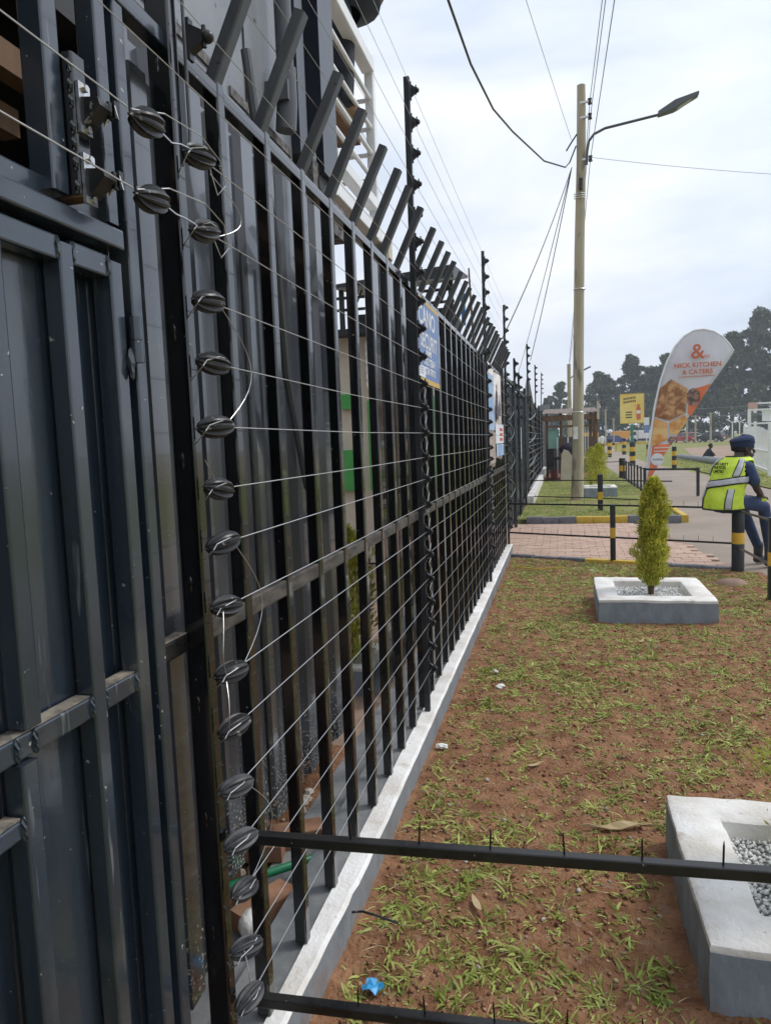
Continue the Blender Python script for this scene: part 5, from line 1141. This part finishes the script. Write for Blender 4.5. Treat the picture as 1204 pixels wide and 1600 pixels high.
# ---- person on the balcony (mostly above the frame)
bp = thing('person', 'person in dark uniform with yellow band standing behind the balcony railing', 'person', (-.55,4.45,3.58))
q = frame_((-.58,4.42,3.58), (.6,.6))
body('body', [([q(0,-.1,.08),q(.02,-.1,.45),q(0,-.08,.85)],[.07,.085,.1],0),([q(.05,.1,.08),q(.06,.1,.45),q(0,.08,.85)],[.07,.085,.1],0),([q(0,0,.85),q(.1,0,1.1),q(.2,0,1.35)],[.16,.17,.17],0),
    ([q(.2,-.2,1.4),q(.32,-.24,1.1),q(.45,-.1,.95)],[.07,.06,.05],0),([q(.2,.2,1.4),q(.34,.22,1.1),q(.46,.1,.95)],[.07,.06,.05],0),([q(.22,0,1.45),q(.26,0,1.58)],[.06,.055],1),([q(.28,0,1.68),q(.31,0,1.66)],[.095,.085],1)], [dknavy, skin], bp, .02, 5)
for s in (-.1,.1): body('shoe', [([q(-.04,s,.05),q(.08,s,.045),q(.16,s,.035)],[.05,.05,.04],0)], [K['wood']], bp, .012, 4)
m = MB(); n = 20
for i, (f, z, r1, r2_) in enumerate(((.12,.62,.1,.16),(.16,.68,.19,.22),(.17,.8,.22,.25),(.16,.95,.22,.25),(.18,1.15,.21,.24),(.2,1.35,.18,.24),(.21,1.46,.1,.12))):
    for j in range(n): a = 2*pi*j/n; m.v.append(tuple(q(f+r1*cos(a)*(1+.05*sin(3*a+i)), r2_*sin(a)*(1+.05*sin(4*a+i)), z)))
for i in range(6):
    for j in range(n): m.f.append((i*n+j,(i+1)*n+j,(i+1)*n+(j+1) % n,i*n+(j+1) % n)); m.m.append(0)
jk = m.build('jacket', dknavy, bp, smooth='all')
m = MB()
for z, k in ((.78,1.02),(.84,1.02)):
    for j in range(n): a = 2*pi*j/n; m.v.append(tuple(q(.17+.225*k*cos(a)*(1+.05*sin(3*a+2)), .255*k*sin(a)*(1+.05*sin(4*a+2)), z)))
for j in range(n): m.f.append((j,n+j,n+(j+1) % n,(j+1) % n)); m.m.append(0)
o = m.build('yellow_band', pm('dull_yellow_tape',(.42,.3,.06),rough=.6), jk, smooth='all'); o.modifiers.new('t','SOLIDIFY').thickness = .006
# ---- walking man and crouching person far off
wk = thing('person', 'man in white shirt and dark trousers walking on the far path', 'person', (4.25,66,0))
w = frame_((4.2,66,0), (.1,1))
white_c = pm('white_shirt_cloth', (.7,.7,.7), rough=.8)
body('body', [([w(-.12,-.1,.08),w(-.02,-.1,.5),w(0,-.09,.92)],[.06,.075,.1],1),([w(.18,.1,.08),w(.08,.1,.5),w(0,.09,.92)],[.06,.075,.1],1),([w(0,0,.95),w(0,0,1.2),w(.02,0,1.42)],[.16,.17,.16],2),
    ([w(0,-.22,1.42),w(-.06,-.27,1.15),w(.02,-.26,.9)],[.065,.055,.045],2),([w(0,.22,1.42),w(.08,.27,1.15),w(.14,.26,.92)],[.065,.055,.045],2),([w(.02,0,1.5),w(.03,0,1.58)],[.06,.06],0),([w(.03,0,1.68),w(.05,0,1.66)],[.1,.09],0)], [skin, dknavy, white_c], wk, .03, 4)
for s in (-.1,.1): body('shoe', [([w(-.14 if s < 0 else .14,s,.04),w(0 if s < 0 else .28,s,.04)],[.05,.045],0)], [boot_m], wk, .02, 3)
cp_ = thing('person', 'person in dark clothes crouching on the grass by the fallen pole', 'person', (8.2,41,0))
c = frame_((8.2,41,.0), (1,.15))
body('body', [([c(-.12,0,.2),c(-.06,0,.36),c(.08,0,.58)],[.16,.16,.14],1),([c(-.1,-.12,.22),c(.22,-.16,.45)],[.1,.075],1),([c(-.1,.12,.22),c(.22,.16,.45)],[.1,.075],1),([c(.22,-.16,.45),c(.14,-.14,.06)],[.07,.05],1),([c(.22,.16,.45),c(.14,.14,.06)],[.07,.05],1),
    ([c(.08,-.2,.6),c(.2,-.22,.42),c(.34,-.1,.36)],[.065,.055,.045],1),([c(.08,.2,.6),c(.2,.22,.42),c(.34,.1,.36)],[.065,.055,.045],1),([c(.1,0,.66),c(.15,0,.76)],[.06,.06],0),([c(.16,0,.84),c(.19,0,.82)],[.1,.09],0)], [skin, dknavy], cp_, .025, 4)
for s in (-.14,.14): body('shoe', [([c(.1,s,.04),c(.28,s,.04)],[.05,.045],0)], [boot_m], cp_, .02, 3)
body('hair', [([c(.13,0,.88),c(.17,0,.9)],[.1,.09],0)], [hairm], cp_, .02, 3)
# ================================================================ AIR
hz = MB().box(-610,610,-610,610,-1.1,40)
hm = bpy.data.materials.new('pale_air'); hm.use_nodes = True; hm.node_tree.nodes.clear()
ho = hm.node_tree.nodes.new('ShaderNodeOutputMaterial'); pv_ = hm.node_tree.nodes.new('ShaderNodeVolumePrincipled')
pv_.inputs['Color'].default_value = (.86,.92,1,1); pv_.inputs['Density'].default_value = .0009; pv_.inputs['Anisotropy'].default_value = .2
hm.node_tree.links.new(pv_.outputs[0], ho.inputs['Volume'])
tag(hz.build('haze', hm), 'faint pale haze in the air', 'haze', kind='stuff')
